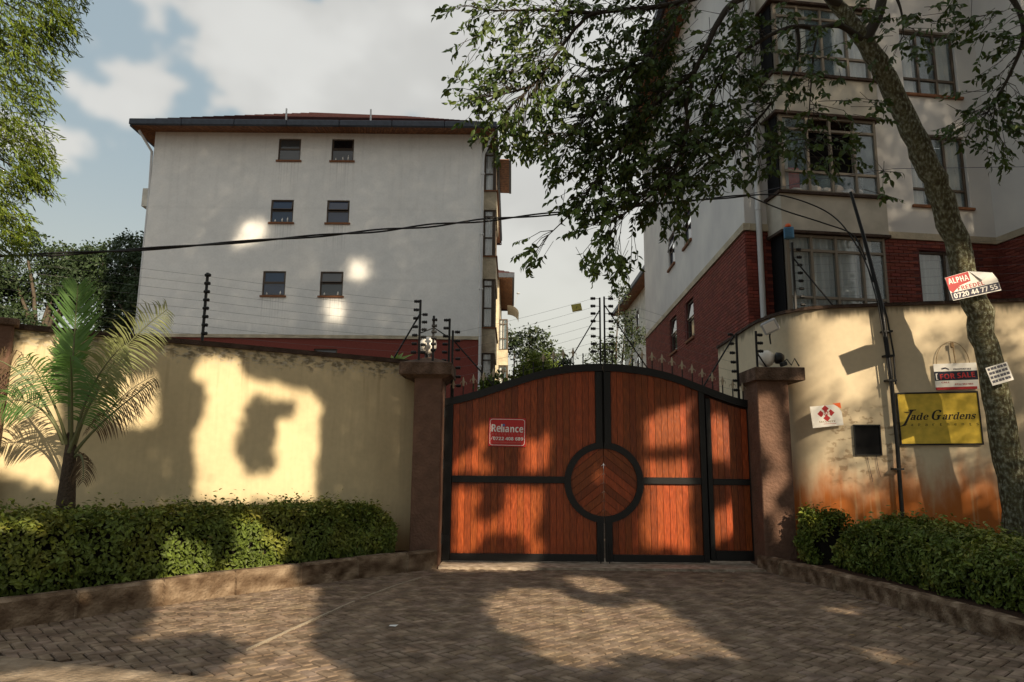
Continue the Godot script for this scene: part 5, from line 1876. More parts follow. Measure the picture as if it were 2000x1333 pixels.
# ------------------------------------------------------------------ plants
func hedge(called: String, label: String, rows: Array, count: int, sd: int) -> void:
	# rows: cross sections [front foot, back foot, height]; leaves cover top, front, back and ends
	var t := thing(called, label, "hedge", rows[0][0])
	var r := RandomNumberGenerator.new()
	r.seed = sd
	var f := noise(sd, 1.4, 3)
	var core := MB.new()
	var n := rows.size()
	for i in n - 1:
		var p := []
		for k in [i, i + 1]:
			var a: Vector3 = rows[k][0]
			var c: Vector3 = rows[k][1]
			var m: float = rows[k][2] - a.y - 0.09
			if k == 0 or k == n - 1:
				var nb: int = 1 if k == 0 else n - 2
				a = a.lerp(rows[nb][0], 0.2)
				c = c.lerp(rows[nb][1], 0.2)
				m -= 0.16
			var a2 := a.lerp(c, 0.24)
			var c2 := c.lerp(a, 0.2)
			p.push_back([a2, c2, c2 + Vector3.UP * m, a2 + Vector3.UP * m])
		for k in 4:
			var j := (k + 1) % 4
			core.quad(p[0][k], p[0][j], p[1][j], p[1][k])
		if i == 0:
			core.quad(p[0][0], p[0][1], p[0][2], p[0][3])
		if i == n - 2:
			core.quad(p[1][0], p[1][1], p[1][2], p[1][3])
	obj("dark_core", core, M.hedge_core, t)  # solid near-black fill behind the leaves, blocks the view through
	var xs := []
	var cs := []
	for i in count:
		var s := r.randf() * (n - 1.0)
		var k := mini(int(s), n - 2)
		var q := s - k
		var a: Vector3 = rows[k][0].lerp(rows[k + 1][0], q)
		var c: Vector3 = rows[k][1].lerp(rows[k + 1][1], q)
		var h: float = lerpf(rows[k][2], rows[k + 1][2], q) - a.y
		var w := (c - a).length()
		var e := r.randf() * (h + w * 0.8 + h * 0.5)
		var p: Vector3
		var out: Vector3
		var side := (a - c).normalized()
		if e < h:
			p = a + Vector3.UP * e
			out = side
			p += -side * 0.14 * pow(e / h, 4.0) + side * 0.05 * sin(PI * e / h)
			p += -side * 0.05 * pow(1.0 - e / h, 3.0)
		elif e < h + w * 0.8:
			var g := (e - h) / (w * 0.8)
			p = a.lerp(c, g) + Vector3.UP * (h - 0.10 * pow(absf(g - 0.5) * 2.0, 3.0))
			out = Vector3.UP
		else:
			p = c + Vector3.UP * (e - h - w * 0.8) * 2.0
			out = -side
		if f.get_noise_3dv(p * 2.6 + Vector3(5, 1, 9)) < -0.30 and r.randf() < 0.75 and out != Vector3.UP:
			continue
		var along_end := minf(s, n - 1.0 - s)
		var bump := f.get_noise_3dv(p * 1.6) * 0.16 + f.get_noise_3dv(p * 5.0) * 0.07
		p += out * (bump - 0.06 * r.randf() * r.randf() * 3.0)
		if out == Vector3.UP and r.randf() < 0.12:
			p.y += r.randf() * r.randf() * 0.22
		if along_end < 0.35:
			p.y -= 0.22 * pow(1.0 - along_end / 0.35, 2.0) * ((p.y - a.y) / h)
		var face := (out + Vector3(r.randfn(), r.randfn() * 0.6 + 0.5, r.randfn()) * 0.55).normalized()
		var dir := (face.cross(Vector3(r.randfn(), r.randfn(), r.randfn()))).normalized()
		var b := Basis(dir, face, dir.cross(face)).scaled(Vector3.ONE * r.randf_range(0.5, 1.45))
		xs.push_back(Transform3D(b, p))
		var hue := f.get_noise_3dv(p * 0.9 + Vector3(20, 0, 0))
		var v := r.randf_range(0.55, 1.15) * (1.0 + hue * 0.5)
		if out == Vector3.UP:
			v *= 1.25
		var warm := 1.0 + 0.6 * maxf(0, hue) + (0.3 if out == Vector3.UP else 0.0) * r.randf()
		if r.randf() < 0.006:
			warm = 1.5
		cs.push_back(Color(v * warm, v, v * r.randf_range(0.6, 1.1)))
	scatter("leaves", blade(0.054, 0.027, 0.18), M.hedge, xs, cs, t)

func frond(parent: Node3D, base: Vector3, mid: Vector3, tip: Vector3, start: float, length: float, pairs: int, hang: float, m: Material, spread_up: float, sd: int, width := 0.026) -> void:
	var r := RandomNumberGenerator.new()
	r.seed = sd
	var b := MB.new()
	var pts := []
	var rad := []
	for i in 15:
		var f := i / 14.0
		pts.push_back(base.lerp(mid, f).lerp(mid.lerp(tip, f), f))
		rad.push_back(lerpf(0.024, 0.004, pow(f, 0.7)))
	var st := MB.new()
	st.tube(pts, rad, 6)
	var stem := obj("frond", st, M.palm_stem, parent)
	var face := Vector3(0.25, 0.15, 1.0).normalized()
	for i in pairs:
		var f := lerpf(start, 0.995, float(i) / (pairs - 1))
		var p: Vector3 = base.lerp(mid, f).lerp(mid.lerp(tip, f), f)
		var d := ((mid - base).lerp(tip - mid, f)).normalized()
		var out := d.cross(face).normalized()
		var prof := sin(PI * clampf((f - start) / (1.0 - start) * 0.86 + 0.12, 0.0, 1.0))
		for s in [-1.0, 1.0]:
			if r.randf() < 0.06:
				continue
			var len := length * (0.35 + 0.75 * prof) * r.randf_range(0.85, 1.1)
			var dir: Vector3 = (out * s * 0.85 + d * spread_up + face * r.randf_range(-0.25, 0.25)).normalized()
			var last: Vector3 = p
			var wide: Vector3 = (dir.cross(face)).normalized()
			var nseg := 4
			var lw := width * 0.4
			for k in nseg:
				var g := (k + 1.0) / nseg
				var w: float = width * [0.9, 1.0, 0.7, 0.0][k]
				var dd: Vector3 = (dir + Vector3.DOWN * hang * g * 1.5 + Vector3(r.randfn(), r.randfn(), r.randfn()) * 0.05).normalized()
				var q: Vector3 = last + dd * len / nseg
				b.quad(last - wide * lw * 0.5, q - wide * w * 0.5, q + wide * w * 0.5, last + wide * lw * 0.5)
				last = q
				lw = w
	obj("leaflets", b, m, stem)

func palm() -> void:
	var o := Vector3(-5.22, 0.2, -8.65)
	var t := thing("palm", "young feather palm with an upright green frond and drooping dry fronds, left wall", "palm tree", o)
	var b := MB.new()
	b.tube([o - Vector3.UP * 0.05, o + Vector3(0.0, 0.4, 0), o + Vector3(-0.02, 0.9, 0), o + Vector3(-0.03, 1.3, 0), o + Vector3(-0.04, 1.72, 0)], [0.13, 0.11, 0.10, 0.075, 0.05], 12)
	obj("trunk", b, M.palm_trunk, t)
	var hub := o + Vector3(-0.04, 1.58, 0)
	frond(t, hub, Vector3(-5.36, 2.45, -8.68), Vector3(-5.37, 3.72, -8.62), 0.54, 0.44, 40, 0.05, M.palm, 1.15, 1, 0.024)
	frond(t, hub, Vector3(-5.50, 2.6, -8.8), Vector3(-5.58, 3.15, -9.0), 0.55, 0.34, 22, 0.2, M.palm, 1.0, 2)
	frond(t, hub + Vector3(-0.05, 0, 0.05), Vector3(-5.75, 2.75, -8.5), Vector3(-6.20, 2.78, -8.35), 0.45, 0.34, 34, 0.9, M.palm_dead, 0.4, 3, 0.014)
	frond(t, hub + Vector3(-0.05, 0, 0.05), Vector3(-5.55, 2.4, -8.5), Vector3(-5.90, 2.25, -8.25), 0.45, 0.32, 26, 0.7, M.palm, 0.5, 4, 0.015)
	frond(t, hub + Vector3(0.05, 0, 0), Vector3(-5.05, 2.85, -8.7), Vector3(-4.30, 3.46, -8.75), 0.45, 0.40, 40, 0.6, M.palm_pale, 0.55, 5, 0.015)
	frond(t, hub + Vector3(0.05, 0, 0), Vector3(-5.1, 2.5, -8.5), Vector3(-4.58, 2.95, -8.35), 0.40, 0.40, 40, 0.7, M.palm_pale, 0.5, 6, 0.02)
	frond(t, hub + Vector3(0.06, -0.1, 0), Vector3(-4.95, 2.05, -8.6), Vector3(-4.36, 2.58, -8.75), 0.35, 0.30, 40, 1.6, M.palm_dead, 0.2, 7, 0.014)
	frond(t, hub + Vector3(0.03, 0, 0.04), Vector3(-5.15, 2.4, -8.4), Vector3(-4.98, 2.75, -8.0), 0.40, 0.40, 36, 0.7, M.palm, 0.6, 8, 0.02)
	frond(t, hub + Vector3(-0.02, 0, 0.04), Vector3(-5.35, 2.3, -8.45), Vector3(-5.55, 2.75, -8.1), 0.45, 0.32, 26, 0.6, M.palm, 0.6, 9, 0.016)
	frond(t, hub + Vector3(0.06, -0.15, 0), Vector3(-5.02, 1.75, -8.55), Vector3(-4.98, 1.35, -8.5), 0.2, 0.26, 26, 1.8, M.palm_dead, 0.1, 10, 0.016)
	frond(t, hub + Vector3(0.02, -0.1, 0.05), Vector3(-5.1, 2.2, -8.55), Vector3(-4.85, 2.6, -8.6), 0.35, 0.36, 36, 0.8, M.palm, 0.5, 11, 0.02)

func left_tree() -> void:
	var t := thing("tree", "yellow green feathery tree reaching in at the upper left edge", "tree", Vector3(-8.2, 0, -8.6))
	var b := MB.new()
	b.tube([Vector3(-8.2, -0.1, -8.6), Vector3(-8.1, 3, -8.5), Vector3(-8.0, 6, -8.4), Vector3(-7.7, 9, -8.3)], [0.24, 0.2, 0.16, 0.1], 10)
	obj("trunk", b, M.trunk_far, t)
	var r := RandomNumberGenerator.new()
	r.seed = 51
	var xs := []
	var cs := []
	var lobes := [[-6.18, 6.9, 0.42, 0.34], [-5.80, 6.9, 0.30, 0.26], [-5.66, 7.05, 0.18, 0.20], [-5.95, 6.45, 0.26, 0.26], [-5.98, 5.95, 0.30, 0.28], [-5.97, 5.43, 0.32, 0.30], [-5.76, 5.2, 0.18, 0.22], [-5.97, 4.92, 0.26, 0.2], [-5.75, 4.92, 0.16, 0.15], [-6.0, 4.45, 0.24, 0.22], [-5.92, 4.12, 0.16, 0.16], [-6.5, 6.5, 0.4, 0.4], [-6.5, 5.6, 0.4, 0.5], [-6.4, 4.7, 0.35, 0.4], [-6.3, 7.5, 0.5, 0.3], [-5.7, 7.45, 0.3, 0.2]]
	for l in lobes:
		var c := Vector3(l[0], l[1], -8.1)
		var start := Vector3(-7.9, l[1] + 0.9, -8.4)
		var g := MB.new()
		g.tube([start, start.lerp(c, 0.5) + Vector3(0, 0.15, 0), c + Vector3(l[2] * 0.5, -l[3] * 0.3, 0)], [0.03, 0.018, 0.006], 5)
		obj("branch", g, M.twig, t)
		for i in int(1500.0 * (l[2] * l[3] + 0.03)) :
			var sprig := c + spread(r) * Vector3(l[2], l[3], 0.35)
			var dir := Vector3(0.55 + r.randfn() * 0.25, -0.65 + r.randfn() * 0.3, r.randfn() * 0.4).normalized()
			var v := r.randf_range(0.35, 1.25)
			for k in 7:
				var face := Vector3(r.randfn(), r.randfn() + 0.6, r.randfn()).normalized()
				var d2 := (dir + Vector3(r.randfn(), r.randfn(), r.randfn()) * 0.35).normalized()
				var zz := d2.cross(face).normalized()
				xs.push_back(Transform3D(Basis(d2, zz.cross(d2), zz).scaled(Vector3.ONE * r.randf_range(0.6, 1.2)), sprig + dir * 0.03 * k))
				cs.push_back(Color(v * r.randf_range(0.85, 1.15), v, v * 0.8))
	scatter("crown", blade(0.075, 0.016, 0.2), M.leaf_left, xs, cs, t)

func big_tree() -> void:
	var t := thing("tree", "leaning tree with mottled bark on the right, its drooping branches filling the upper right", "tree", Vector3(7.26, 0.1, -10.5))
	var r := RandomNumberGenerator.new()
	r.seed = 77
	var b := MB.new()
	var key := [Vector3(7.32, 0.0, -10.5), Vector3(7.28, 0.42, -10.5), Vector3(7.22, 1.7, -10.5), Vector3(7.07, 3.05, -10.5), Vector3(6.91, 4.04, -10.45), Vector3(6.59, 5.46, -10.4), Vector3(6.26, 6.35, -10.35), Vector3(5.84, 7.42, -10.3), Vector3(5.44, 8.13, -10.2), Vector3(4.96, 8.76, -10.1), Vector3(4.4, 9.5, -10.0)]
	var kr := [0.27, 0.22, 0.19, 0.18, 0.178, 0.172, 0.168, 0.15, 0.13, 0.10, 0.085]
	var c := Curve3D.new()
	for i in key.size():
		var d: Vector3 = (key[mini(i + 1, key.size() - 1)] - key[maxi(i - 1, 0)]) * 0.16
		c.add_point(key[i], -d, d)
	var pts := []
	var rad := []
	var f := noise(9, 1.5, 3)
	for i in 61:
		var s := i / 60.0 * (key.size() - 1)
		var k := mini(int(s), key.size() - 2)
		var p := c.sample(k, s - k)
		pts.push_back(p + Vector3(f.get_noise_1d(s * 2.0), 0, f.get_noise_1d(s * 2.0 + 30)) * 0.05)
		rad.push_back(lerpf(kr[k], kr[k + 1], s - k) * (1.0 + 0.14 * f.get_noise_1d(s * 4.0 + 60)))
	b.tube(pts, rad, 16)
	obj("trunk", b, M.bark, t)
	var clusters := [
		[-0.57, 8.12, 0.44, 0.18, 8],
		[-0.04, 8.13, 0.51, 0.18, 12],
		[0.56, 8.05, 0.51, 0.26, 18],
		[1.08, 8.14, 0.58, 0.29, 18],
		[-0.34, 7.84, 0.18, 0.15, 2],
		[-0.04, 7.84, 0.15, 0.11, 2],
		[1.83, 8.14, 0.58, 0.29, 16],
		[2.41, 7.82, 0.44, 0.44, 14],
		[1.67, 7.57, 0.44, 0.29, 10],
		[0.26, 7.60, 0.29, 0.22, 8],
		[-0.04, 7.55, 0.15, 0.18, 3],
		[0.56, 7.48, 0.36, 0.18, 6],
		[-0.74, 7.39, 0.18, 0.15, 3],
		[-0.40, 7.23, 0.22, 0.18, 6],
		[0.04, 7.15, 0.29, 0.22, 10],
		[0.48, 7.24, 0.29, 0.22, 8],
		[-0.62, 6.75, 0.22, 0.18, 6],
		[-0.32, 6.68, 0.29, 0.26, 12],
		[0.12, 6.60, 0.36, 0.26, 14],
		[0.55, 6.76, 0.36, 0.29, 14],
		[0.99, 6.92, 0.36, 0.29, 14],
		[1.36, 7.17, 0.36, 0.26, 12],
		[1.73, 7.09, 0.36, 0.29, 12],
		[-0.46, 6.40, 0.22, 0.15, 3],
		[-0.10, 6.25, 0.29, 0.18, 8],
		[0.34, 6.21, 0.36, 0.22, 10],
		[0.77, 6.30, 0.36, 0.29, 14],
		[1.21, 6.38, 0.44, 0.33, 20],
		[1.72, 6.46, 0.44, 0.36, 22],
		[2.23, 6.70, 0.44, 0.44, 22],
		[2.76, 7.10, 0.44, 0.44, 18],
		[3.29, 7.34, 0.44, 0.44, 16],
		[2.18, 7.33, 0.36, 0.36, 12],
		[0.55, 5.83, 0.22, 0.18, 6],
		[0.91, 5.76, 0.36, 0.26, 10],
		[1.42, 5.84, 0.44, 0.29, 18],
		[1.92, 5.84, 0.44, 0.33, 22],
		[2.50, 6.00, 0.44, 0.36, 22],
		[3.02, 6.32, 0.44, 0.44, 20],
		[3.48, 6.79, 0.44, 0.44, 14],
		[3.87, 7.19, 0.44, 0.36, 10],
		[4.13, 7.84, 0.44, 0.36, 12],
		[3.24, 7.99, 0.44, 0.36, 12],
		[4.39, 7.28, 0.36, 0.29, 8],
		[0.84, 5.31, 0.22, 0.18, 5],
		[1.19, 5.23, 0.36, 0.22, 10],
		[1.62, 5.27, 0.36, 0.22, 12],
		[2.12, 5.39, 0.36, 0.26, 14],
		[2.63, 5.55, 0.29, 0.22, 8],
		[3.07, 5.78, 0.36, 0.29, 10],
		[3.59, 6.01, 0.36, 0.29, 8],
		[4.04, 6.33, 0.44, 0.29, 8],
		[4.49, 6.56, 0.36, 0.29, 6],
		[4.75, 6.10, 0.36, 0.22, 5],
		[0.98, 4.93, 0.22, 0.15, 4],
		[1.33, 4.86, 0.22, 0.18, 5],
		[2.11, 5.02, 0.29, 0.15, 4],
		[2.47, 5.17, 0.18, 0.15, 3],
		[0.34, 4.56, 0.26, 0.18, 5],
		[1.26, 4.50, 0.26, 0.18, 5],
		[1.11, 4.42, 0.18, 0.15, 3],
		[1.64, 4.43, 0.15, 0.11, 2],
		[1.39, 4.28, 0.18, 0.11, 2],
		[5.62, 7.85, 0.36, 0.36, 8],
		[6.09, 8.18, 0.44, 0.18, 6],
		[5.19, 8.18, 0.29, 0.22, 6],
		[6.54, 8.19, 0.29, 0.15, 4],
		[6.82, 8.03, 0.18, 0.22, 4],
		[6.30, 8.02, 0.15, 0.15, 2],
		[7.12, 8.03, 0.29, 0.36, 8],
		[7.22, 7.54, 0.22, 0.36, 8],
		[6.84, 6.74, 0.44, 0.36, 14],
		[7.01, 6.28, 0.36, 0.36, 12],
		[6.52, 6.43, 0.29, 0.22, 6],
		[7.23, 6.98, 0.15, 0.36, 6],
		[5.72, 7.37, 0.22, 0.29, 3],
		[4.16, 5.94, 0.44, 0.22, 5],
		[5.07, 6.49, 0.22, 0.36, 4],
		[5.30, 5.72, 0.15, 0.29, 2],
	]
	var limbs := [
		[0.07, [Vector3(5.03, 8.65, -10.06), Vector3(4.35, 8.95, -9.89), Vector3(3.31, 8.67, -9.63), Vector3(2.55, 8.32, -9.50), Vector3(2.07, 8.20, -9.50), Vector3(1.18, 8.09, -9.50), Vector3(0.94, 7.90, -9.50), Vector3(0.85, 7.80, -9.50), Vector3(0.57, 7.38, -9.50), Vector3(0.38, 7.08, -9.50), Vector3(0.25, 6.93, -9.50), Vector3(-0.10, 6.56, -9.50)]],
		[0.04, [Vector3(3.31, 8.67, -9.63), Vector3(2.55, 8.32, -9.50), Vector3(2.32, 7.98, -9.50), Vector3(2.26, 7.73, -9.50), Vector3(2.07, 7.53, -9.50), Vector3(1.81, 7.25, -9.50), Vector3(1.36, 6.77, -9.50), Vector3(0.84, 6.22, -9.50)]],
		[0.06, [Vector3(4.35, 8.95, -9.89), Vector3(3.32, 8.42, -9.64), Vector3(2.97, 7.98, -9.55), Vector3(2.79, 7.59, -9.50), Vector3(2.60, 7.19, -9.50), Vector3(2.54, 6.97, -9.50), Vector3(2.45, 6.69, -9.50), Vector3(2.46, 6.37, -9.50), Vector3(2.28, 5.70, -9.50), Vector3(1.84, 5.24, -9.50), Vector3(1.26, 4.86, -9.50)]],
		[0.035, [Vector3(2.60, 7.19, -9.50), Vector3(2.39, 7.00, -9.50), Vector3(2.14, 6.79, -9.50), Vector3(1.93, 6.59, -9.50), Vector3(1.42, 5.92, -9.50), Vector3(0.91, 5.16, -9.50), Vector3(0.41, 4.63, -9.50)]],
		[0.05, [Vector3(5.42, 8.09, -10.14), Vector3(5.01, 8.30, -10.06), Vector3(4.65, 8.20, -9.98), Vector3(4.27, 8.16, -9.88), Vector3(3.92, 8.00, -9.79), Vector3(3.63, 7.80, -9.72), Vector3(3.26, 7.50, -9.63), Vector3(2.91, 6.97, -9.54), Vector3(2.73, 6.24, -9.50)]],
		[0.02, [Vector3(4.65, 8.20, -9.98), Vector3(4.54, 7.80, -9.96), Vector3(4.46, 7.29, -9.94), Vector3(4.38, 6.71, -9.93), Vector3(4.27, 6.21, -9.91)]],
		[0.03, [Vector3(4.27, 8.16, -9.88), Vector3(4.28, 7.76, -9.89), Vector3(4.08, 7.23, -9.85), Vector3(3.72, 6.77, -9.76), Vector3(3.11, 5.98, -9.61)]],
		[0.09, [Vector3(5.42, 8.09, -10.14), Vector3(5.64, 8.51, -10.10), Vector3(5.86, 9.02, -10.07), Vector3(6.60, 9.19, -9.94), Vector3(7.39, 8.74, -9.79), Vector3(7.61, 8.04, -9.76), Vector3(7.31, 7.30, -9.77), Vector3(6.98, 6.76, -9.83)]],
		[0.03, [Vector3(5.86, 9.02, -10.07), Vector3(5.97, 8.56, -10.05), Vector3(5.97, 8.12, -10.04)]],
		[0.03, [Vector3(1.18, 8.09, -9.50), Vector3(0.41, 8.13, -9.50), Vector3(-0.34, 8.12, -9.50), Vector3(-0.72, 8.20, -9.50)]],
		[0.02, [Vector3(0.25, 6.93, -9.50), Vector3(-0.03, 6.84, -9.50), Vector3(-0.40, 6.75, -9.50), Vector3(-0.65, 6.67, -9.50)]],
		[0.02, [Vector3(2.46, 6.37, -9.50), Vector3(2.72, 5.93, -9.50), Vector3(3.18, 5.68, -9.63)]],
		[0.02, [Vector3(1.81, 7.25, -9.50), Vector3(1.29, 7.17, -9.50), Vector3(0.70, 7.32, -9.50)]],
	]

	var joints := []
	for l in limbs:
		var g := MB.new()
		var q: Array = l[1]
		var cc := Curve3D.new()
		for i in q.size():
			var d: Vector3 = (q[mini(i + 1, q.size() - 1)] - q[maxi(i - 1, 0)]) * 0.16
			cc.add_point(q[i], -d, d)
		var pp := Array(cc.tessellate_even_length(5, 0.1))
		var rr := []
		for i in pp.size():
			rr.push_back(maxf(0.004, l[0] * (1.0 - 0.85 * float(i) / pp.size())))
			joints.push_back(pp[i])
		g.tube(pp, rr, 7)
		obj("limb", g, M.twig, t)
	# sprays: a drooping twig with a whorl of hanging leaves, tied back to the nearest limb
	var xs := []
	var cs := []
	var twigs := MB.new()
	for e in clusters:
		for i in int(e[4] * (2.2 if e[0] > 3.3 and e[0] < 5.4 else 2.6 if e[0] > 1.1 and e[0] < 5.4 else 1.9)):
			var q := spread(r)
			var p := Vector3(e[0] + q.x * e[2], e[1] + q.y * e[3], -9.6 + q.z * 0.55)
			if p.x > 5.6:
				p.z -= 0.1
			var near: Vector3 = joints[0]
			for j in joints:
				if j.distance_squared_to(p + Vector3(0.25, 0.2, 0)) < near.distance_squared_to(p + Vector3(0.25, 0.2, 0)):
					near = j
			var mid := near.lerp(p, 0.5) + Vector3(r.randfn() * 0.02, 0.03, r.randfn() * 0.02)
			var dir := ((p - near).normalized() + Vector3(r.randfn() * 0.5, -0.08, r.randfn() * 0.4)).normalized()
			var span := r.randf_range(0.16, 0.30)
			var end := p + dir * span
			if near.distance_to(p) < 0.55:
				twigs.tube([near, mid, p, end], [0.006, 0.005, 0.004, 0.002], 4, false)
			else:
				twigs.tube([p - dir * 0.3, p, end], [0.004, 0.004, 0.002], 4, false)
			var count := r.randi_range(6, 9)
			var v := r.randf_range(0.65, 1.15)
			if p.x < 0.9:
				v *= 1.25  # leaves at the left tinted lighter, as sunlit ones look
			for k in count:
				var g := float(k) / (count - 1)
				var at := p.lerp(end, g)
				var lat := dir.cross(Vector3.UP).normalized() * (1.0 if k % 2 == 0 else -1.0)
				var d := (lat * 0.8 + dir * (0.3 + 0.6 * g) + Vector3(r.randfn(), r.randfn(), r.randfn()) * 0.35 + Vector3.DOWN * r.randf_range(0.1, 1.0)).normalized()
				var face := Vector3(r.randfn(), r.randfn() * 0.5 + 0.35, r.randfn() + 0.25)
				var zz := d.cross(face).normalized()
				var sc := r.randf_range(0.7, 1.2)
				xs.push_back(Transform3D(Basis(d, zz.cross(d), zz).scaled(Vector3.ONE * sc), at))
				var w := v * r.randf_range(0.8, 1.2)
				cs.push_back(Color(w * r.randf_range(0.85, 1.15), w, w * r.randf_range(0.7, 1.0)))
	obj("twigs", twigs, M.twig, t).set_meta("kind", "stuff")
	var leaf := blade(0.108, 0.052, 0.3)
	var shades := []
	for k in 4:
		var s: float = [0.75, 0.95, 1.1, 1.25][k]
		shades.push_back(leafmat(lin(0.058 * s, 0.090 * s, 0.025 * s), lin(0.16, 0.24, 0.03)))
		shades[k].vertex_color_use_as_albedo = false
	var order := range(xs.size())
	order.sort_custom(func(i, j): return xs[i].origin.distance_squared_to(Vector3(0, 1.6, 0)) < xs[j].origin.distance_squared_to(Vector3(0, 1.6, 0)))
	var off := offset(t)
	var rest := []
	var tint := []
	for i in order.size():
		var q: int = order[i]
		if i < 300:
			var o := put_mesh("leaf", leaf, shades[q % 4], t)
			o.transform = xs[q]
			o.position -= off
		else:
			rest.push_back(xs[q])
			tint.push_back(cs[q])
	scatter("leaves", leaf, M.leaf, rest, tint, t)

func far_plants() -> void:
	var c1 := clump(14, 0.55, 0.30, 3, 0.6)
	var c2 := clump(12, 0.40, 0.16, 4, 0.6)
	far_tree("tree", "spreading dark flat topped tree far behind the gate, beside the cream block", Vector3(-1.2, 0, -60), 0.35, [[Vector3(0.2, 11.3, -60), Vector3(1.4, 0.8, 1.4)], [Vector3(1.7, 12.2, -60), Vector3(1.4, 0.75, 1.4)], [Vector3(3.0, 11.0, -60), Vector3(1.3, 0.75, 1.4)], [Vector3(3.9, 9.8, -59.5), Vector3(1.1, 0.9, 1.2)], [Vector3(-0.8, 12.1, -60.5), Vector3(1.1, 0.9, 1.2)], [Vector3(1.4, 10.3, -59), Vector3(1.3, 0.6, 1.2)]], 9.0, c1, M.far_leaf, 61, 0.42, 0.0)
	far_tree("tree", "small bright green tree behind the left half of the gate arch", Vector3(1.3, 0, -38), 0.15, [[Vector3(0.85, 6.2, -38), Vector3(0.8, 0.7, 0.8)], [Vector3(1.5, 6.7, -38), Vector3(0.8, 0.75, 0.8)], [Vector3(2.1, 6.0, -38), Vector3(0.7, 0.6, 0.7)], [Vector3(1.3, 5.4, -38), Vector3(1.2, 0.6, 0.8)]], 90.0, c2, M.far_bright, 62, 0.6, 0.2)
	far_tree("tree", "thin open crowned tree behind the twin posts on the gate", Vector3(6.0, 0, -43), 0.16, [[Vector3(5.3, 8.0, -43), Vector3(0.9, 1.0, 0.9)], [Vector3(6.4, 8.4, -43), Vector3(1.0, 1.1, 0.9)], [Vector3(6.9, 10.3, -43), Vector3(0.7, 0.8, 0.7)], [Vector3(6.6, 12.0, -43), Vector3(0.5, 0.7, 0.5)], [Vector3(7.6, 9.3, -43), Vector3(0.9, 0.9, 0.8)], [Vector3(5.8, 6.9, -43), Vector3(1.3, 0.8, 0.8)]], 17.0, c2, M.far_leaf, 63, 0.55, 0.0)
	far_tree("tree", "small leafy plant behind the left slope of the gate arch", Vector3(-0.6, 0, -24), 0.05, [[Vector3(-0.6, 4.0, -24), Vector3(0.4, 0.5, 0.4)], [Vector3(0.1, 3.9, -24), Vector3(0.35, 0.35, 0.4)]], 90.0, c2, M.far_bright, 64, 0.6, 0.2)
	# dark mass of crowns left of the block
	var i := 0
	for e in [[-25.6, 10.2, 3.0], [-22.4, 11.0, 2.4], [-19.6, 11.3, 2.1], [-17.2, 10.6, 2.2], [-24.0, 7.2, 2.8], [-19.0, 7.4, 2.8], [-28.5, 8.8, 3.2]]:
		var z := -33.0 - 0.8 * (i % 3)
		var s: float = e[2]
		var lobes := []
		var lr := RandomNumberGenerator.new()
		lr.seed = 300 + i
		for k in 9:
			var a := TAU * k / 9.0 + lr.randf() * 0.5
			var q := lr.randf_range(0.3, 0.95)
			var w := s * lr.randf_range(0.30, 0.55)
			lobes.push_back([Vector3(e[0] + cos(a) * s * q, e[1] - s * 0.2 + sin(a) * s * q * 0.85, z + lr.randf_range(-1.0, 1.0)), Vector3(w, w * 0.75, w)])
		far_tree("tree", ["dark evergreen cut by the left edge, behind the palm", "dark evergreen rising between two others behind the palm top", "dark evergreen with the tallest crown left of the grey white block", "dark evergreen touching the left edge of the grey white block", "low dark evergreen behind the left end of the coping", "low dark evergreen behind the bright palm frond", "dark evergreen mostly outside the left edge"][i], Vector3(e[0], 0, z), 0.3, lobes, 30.0, c2, M.dark_leaf, 70 + i, 0.6, 0.2)
		i += 1
	# potted greenery showing over the left coping
	i = 0
	for e in [[Vector3(-2.02, 3.30, -12.35), 0.30, "bright leafy plant showing above the coping beside the left pillar"], [Vector3(-2.75, 3.28, -12.0), 0.16, "small pale shoot above the coping, next to the leafy plant"], [Vector3(-3.05, 3.26, -11.8), 0.13, "thin pale shoots above the middle of the left coping"]]:
		var t := thing("plant", e[2], "plant", e[0] - Vector3.UP * 1.2)
		var r := RandomNumberGenerator.new()
		r.seed = 90 + i
		var b := MB.new()
		b.tube([e[0] - Vector3.UP * 1.2, e[0]], [0.012, 0.008], 5)
		obj("stem", b, M.palm_stem, t)
		var lm := blade(0.24, 0.06, 0.5)
		for k in [11, 4, 4][i]:
			var d := Vector3(r.randfn() * 0.8, 0.75 + r.randf() * 0.4, r.randfn() * 0.4).normalized()
			var z := d.cross(Vector3(0.2, 1, 0.6)).normalized()
			var o := put_mesh("leaf", lm, M.far_bright if i == 0 else M.palm_pale, t)
			o.transform = Transform3D(Basis(d, z.cross(d), z).scaled(Vector3.ONE * e[1] / 0.24 * r.randf_range(0.7, 1.2)), Vector3.UP * (1.2 - r.randf() * 0.08))
		i += 1

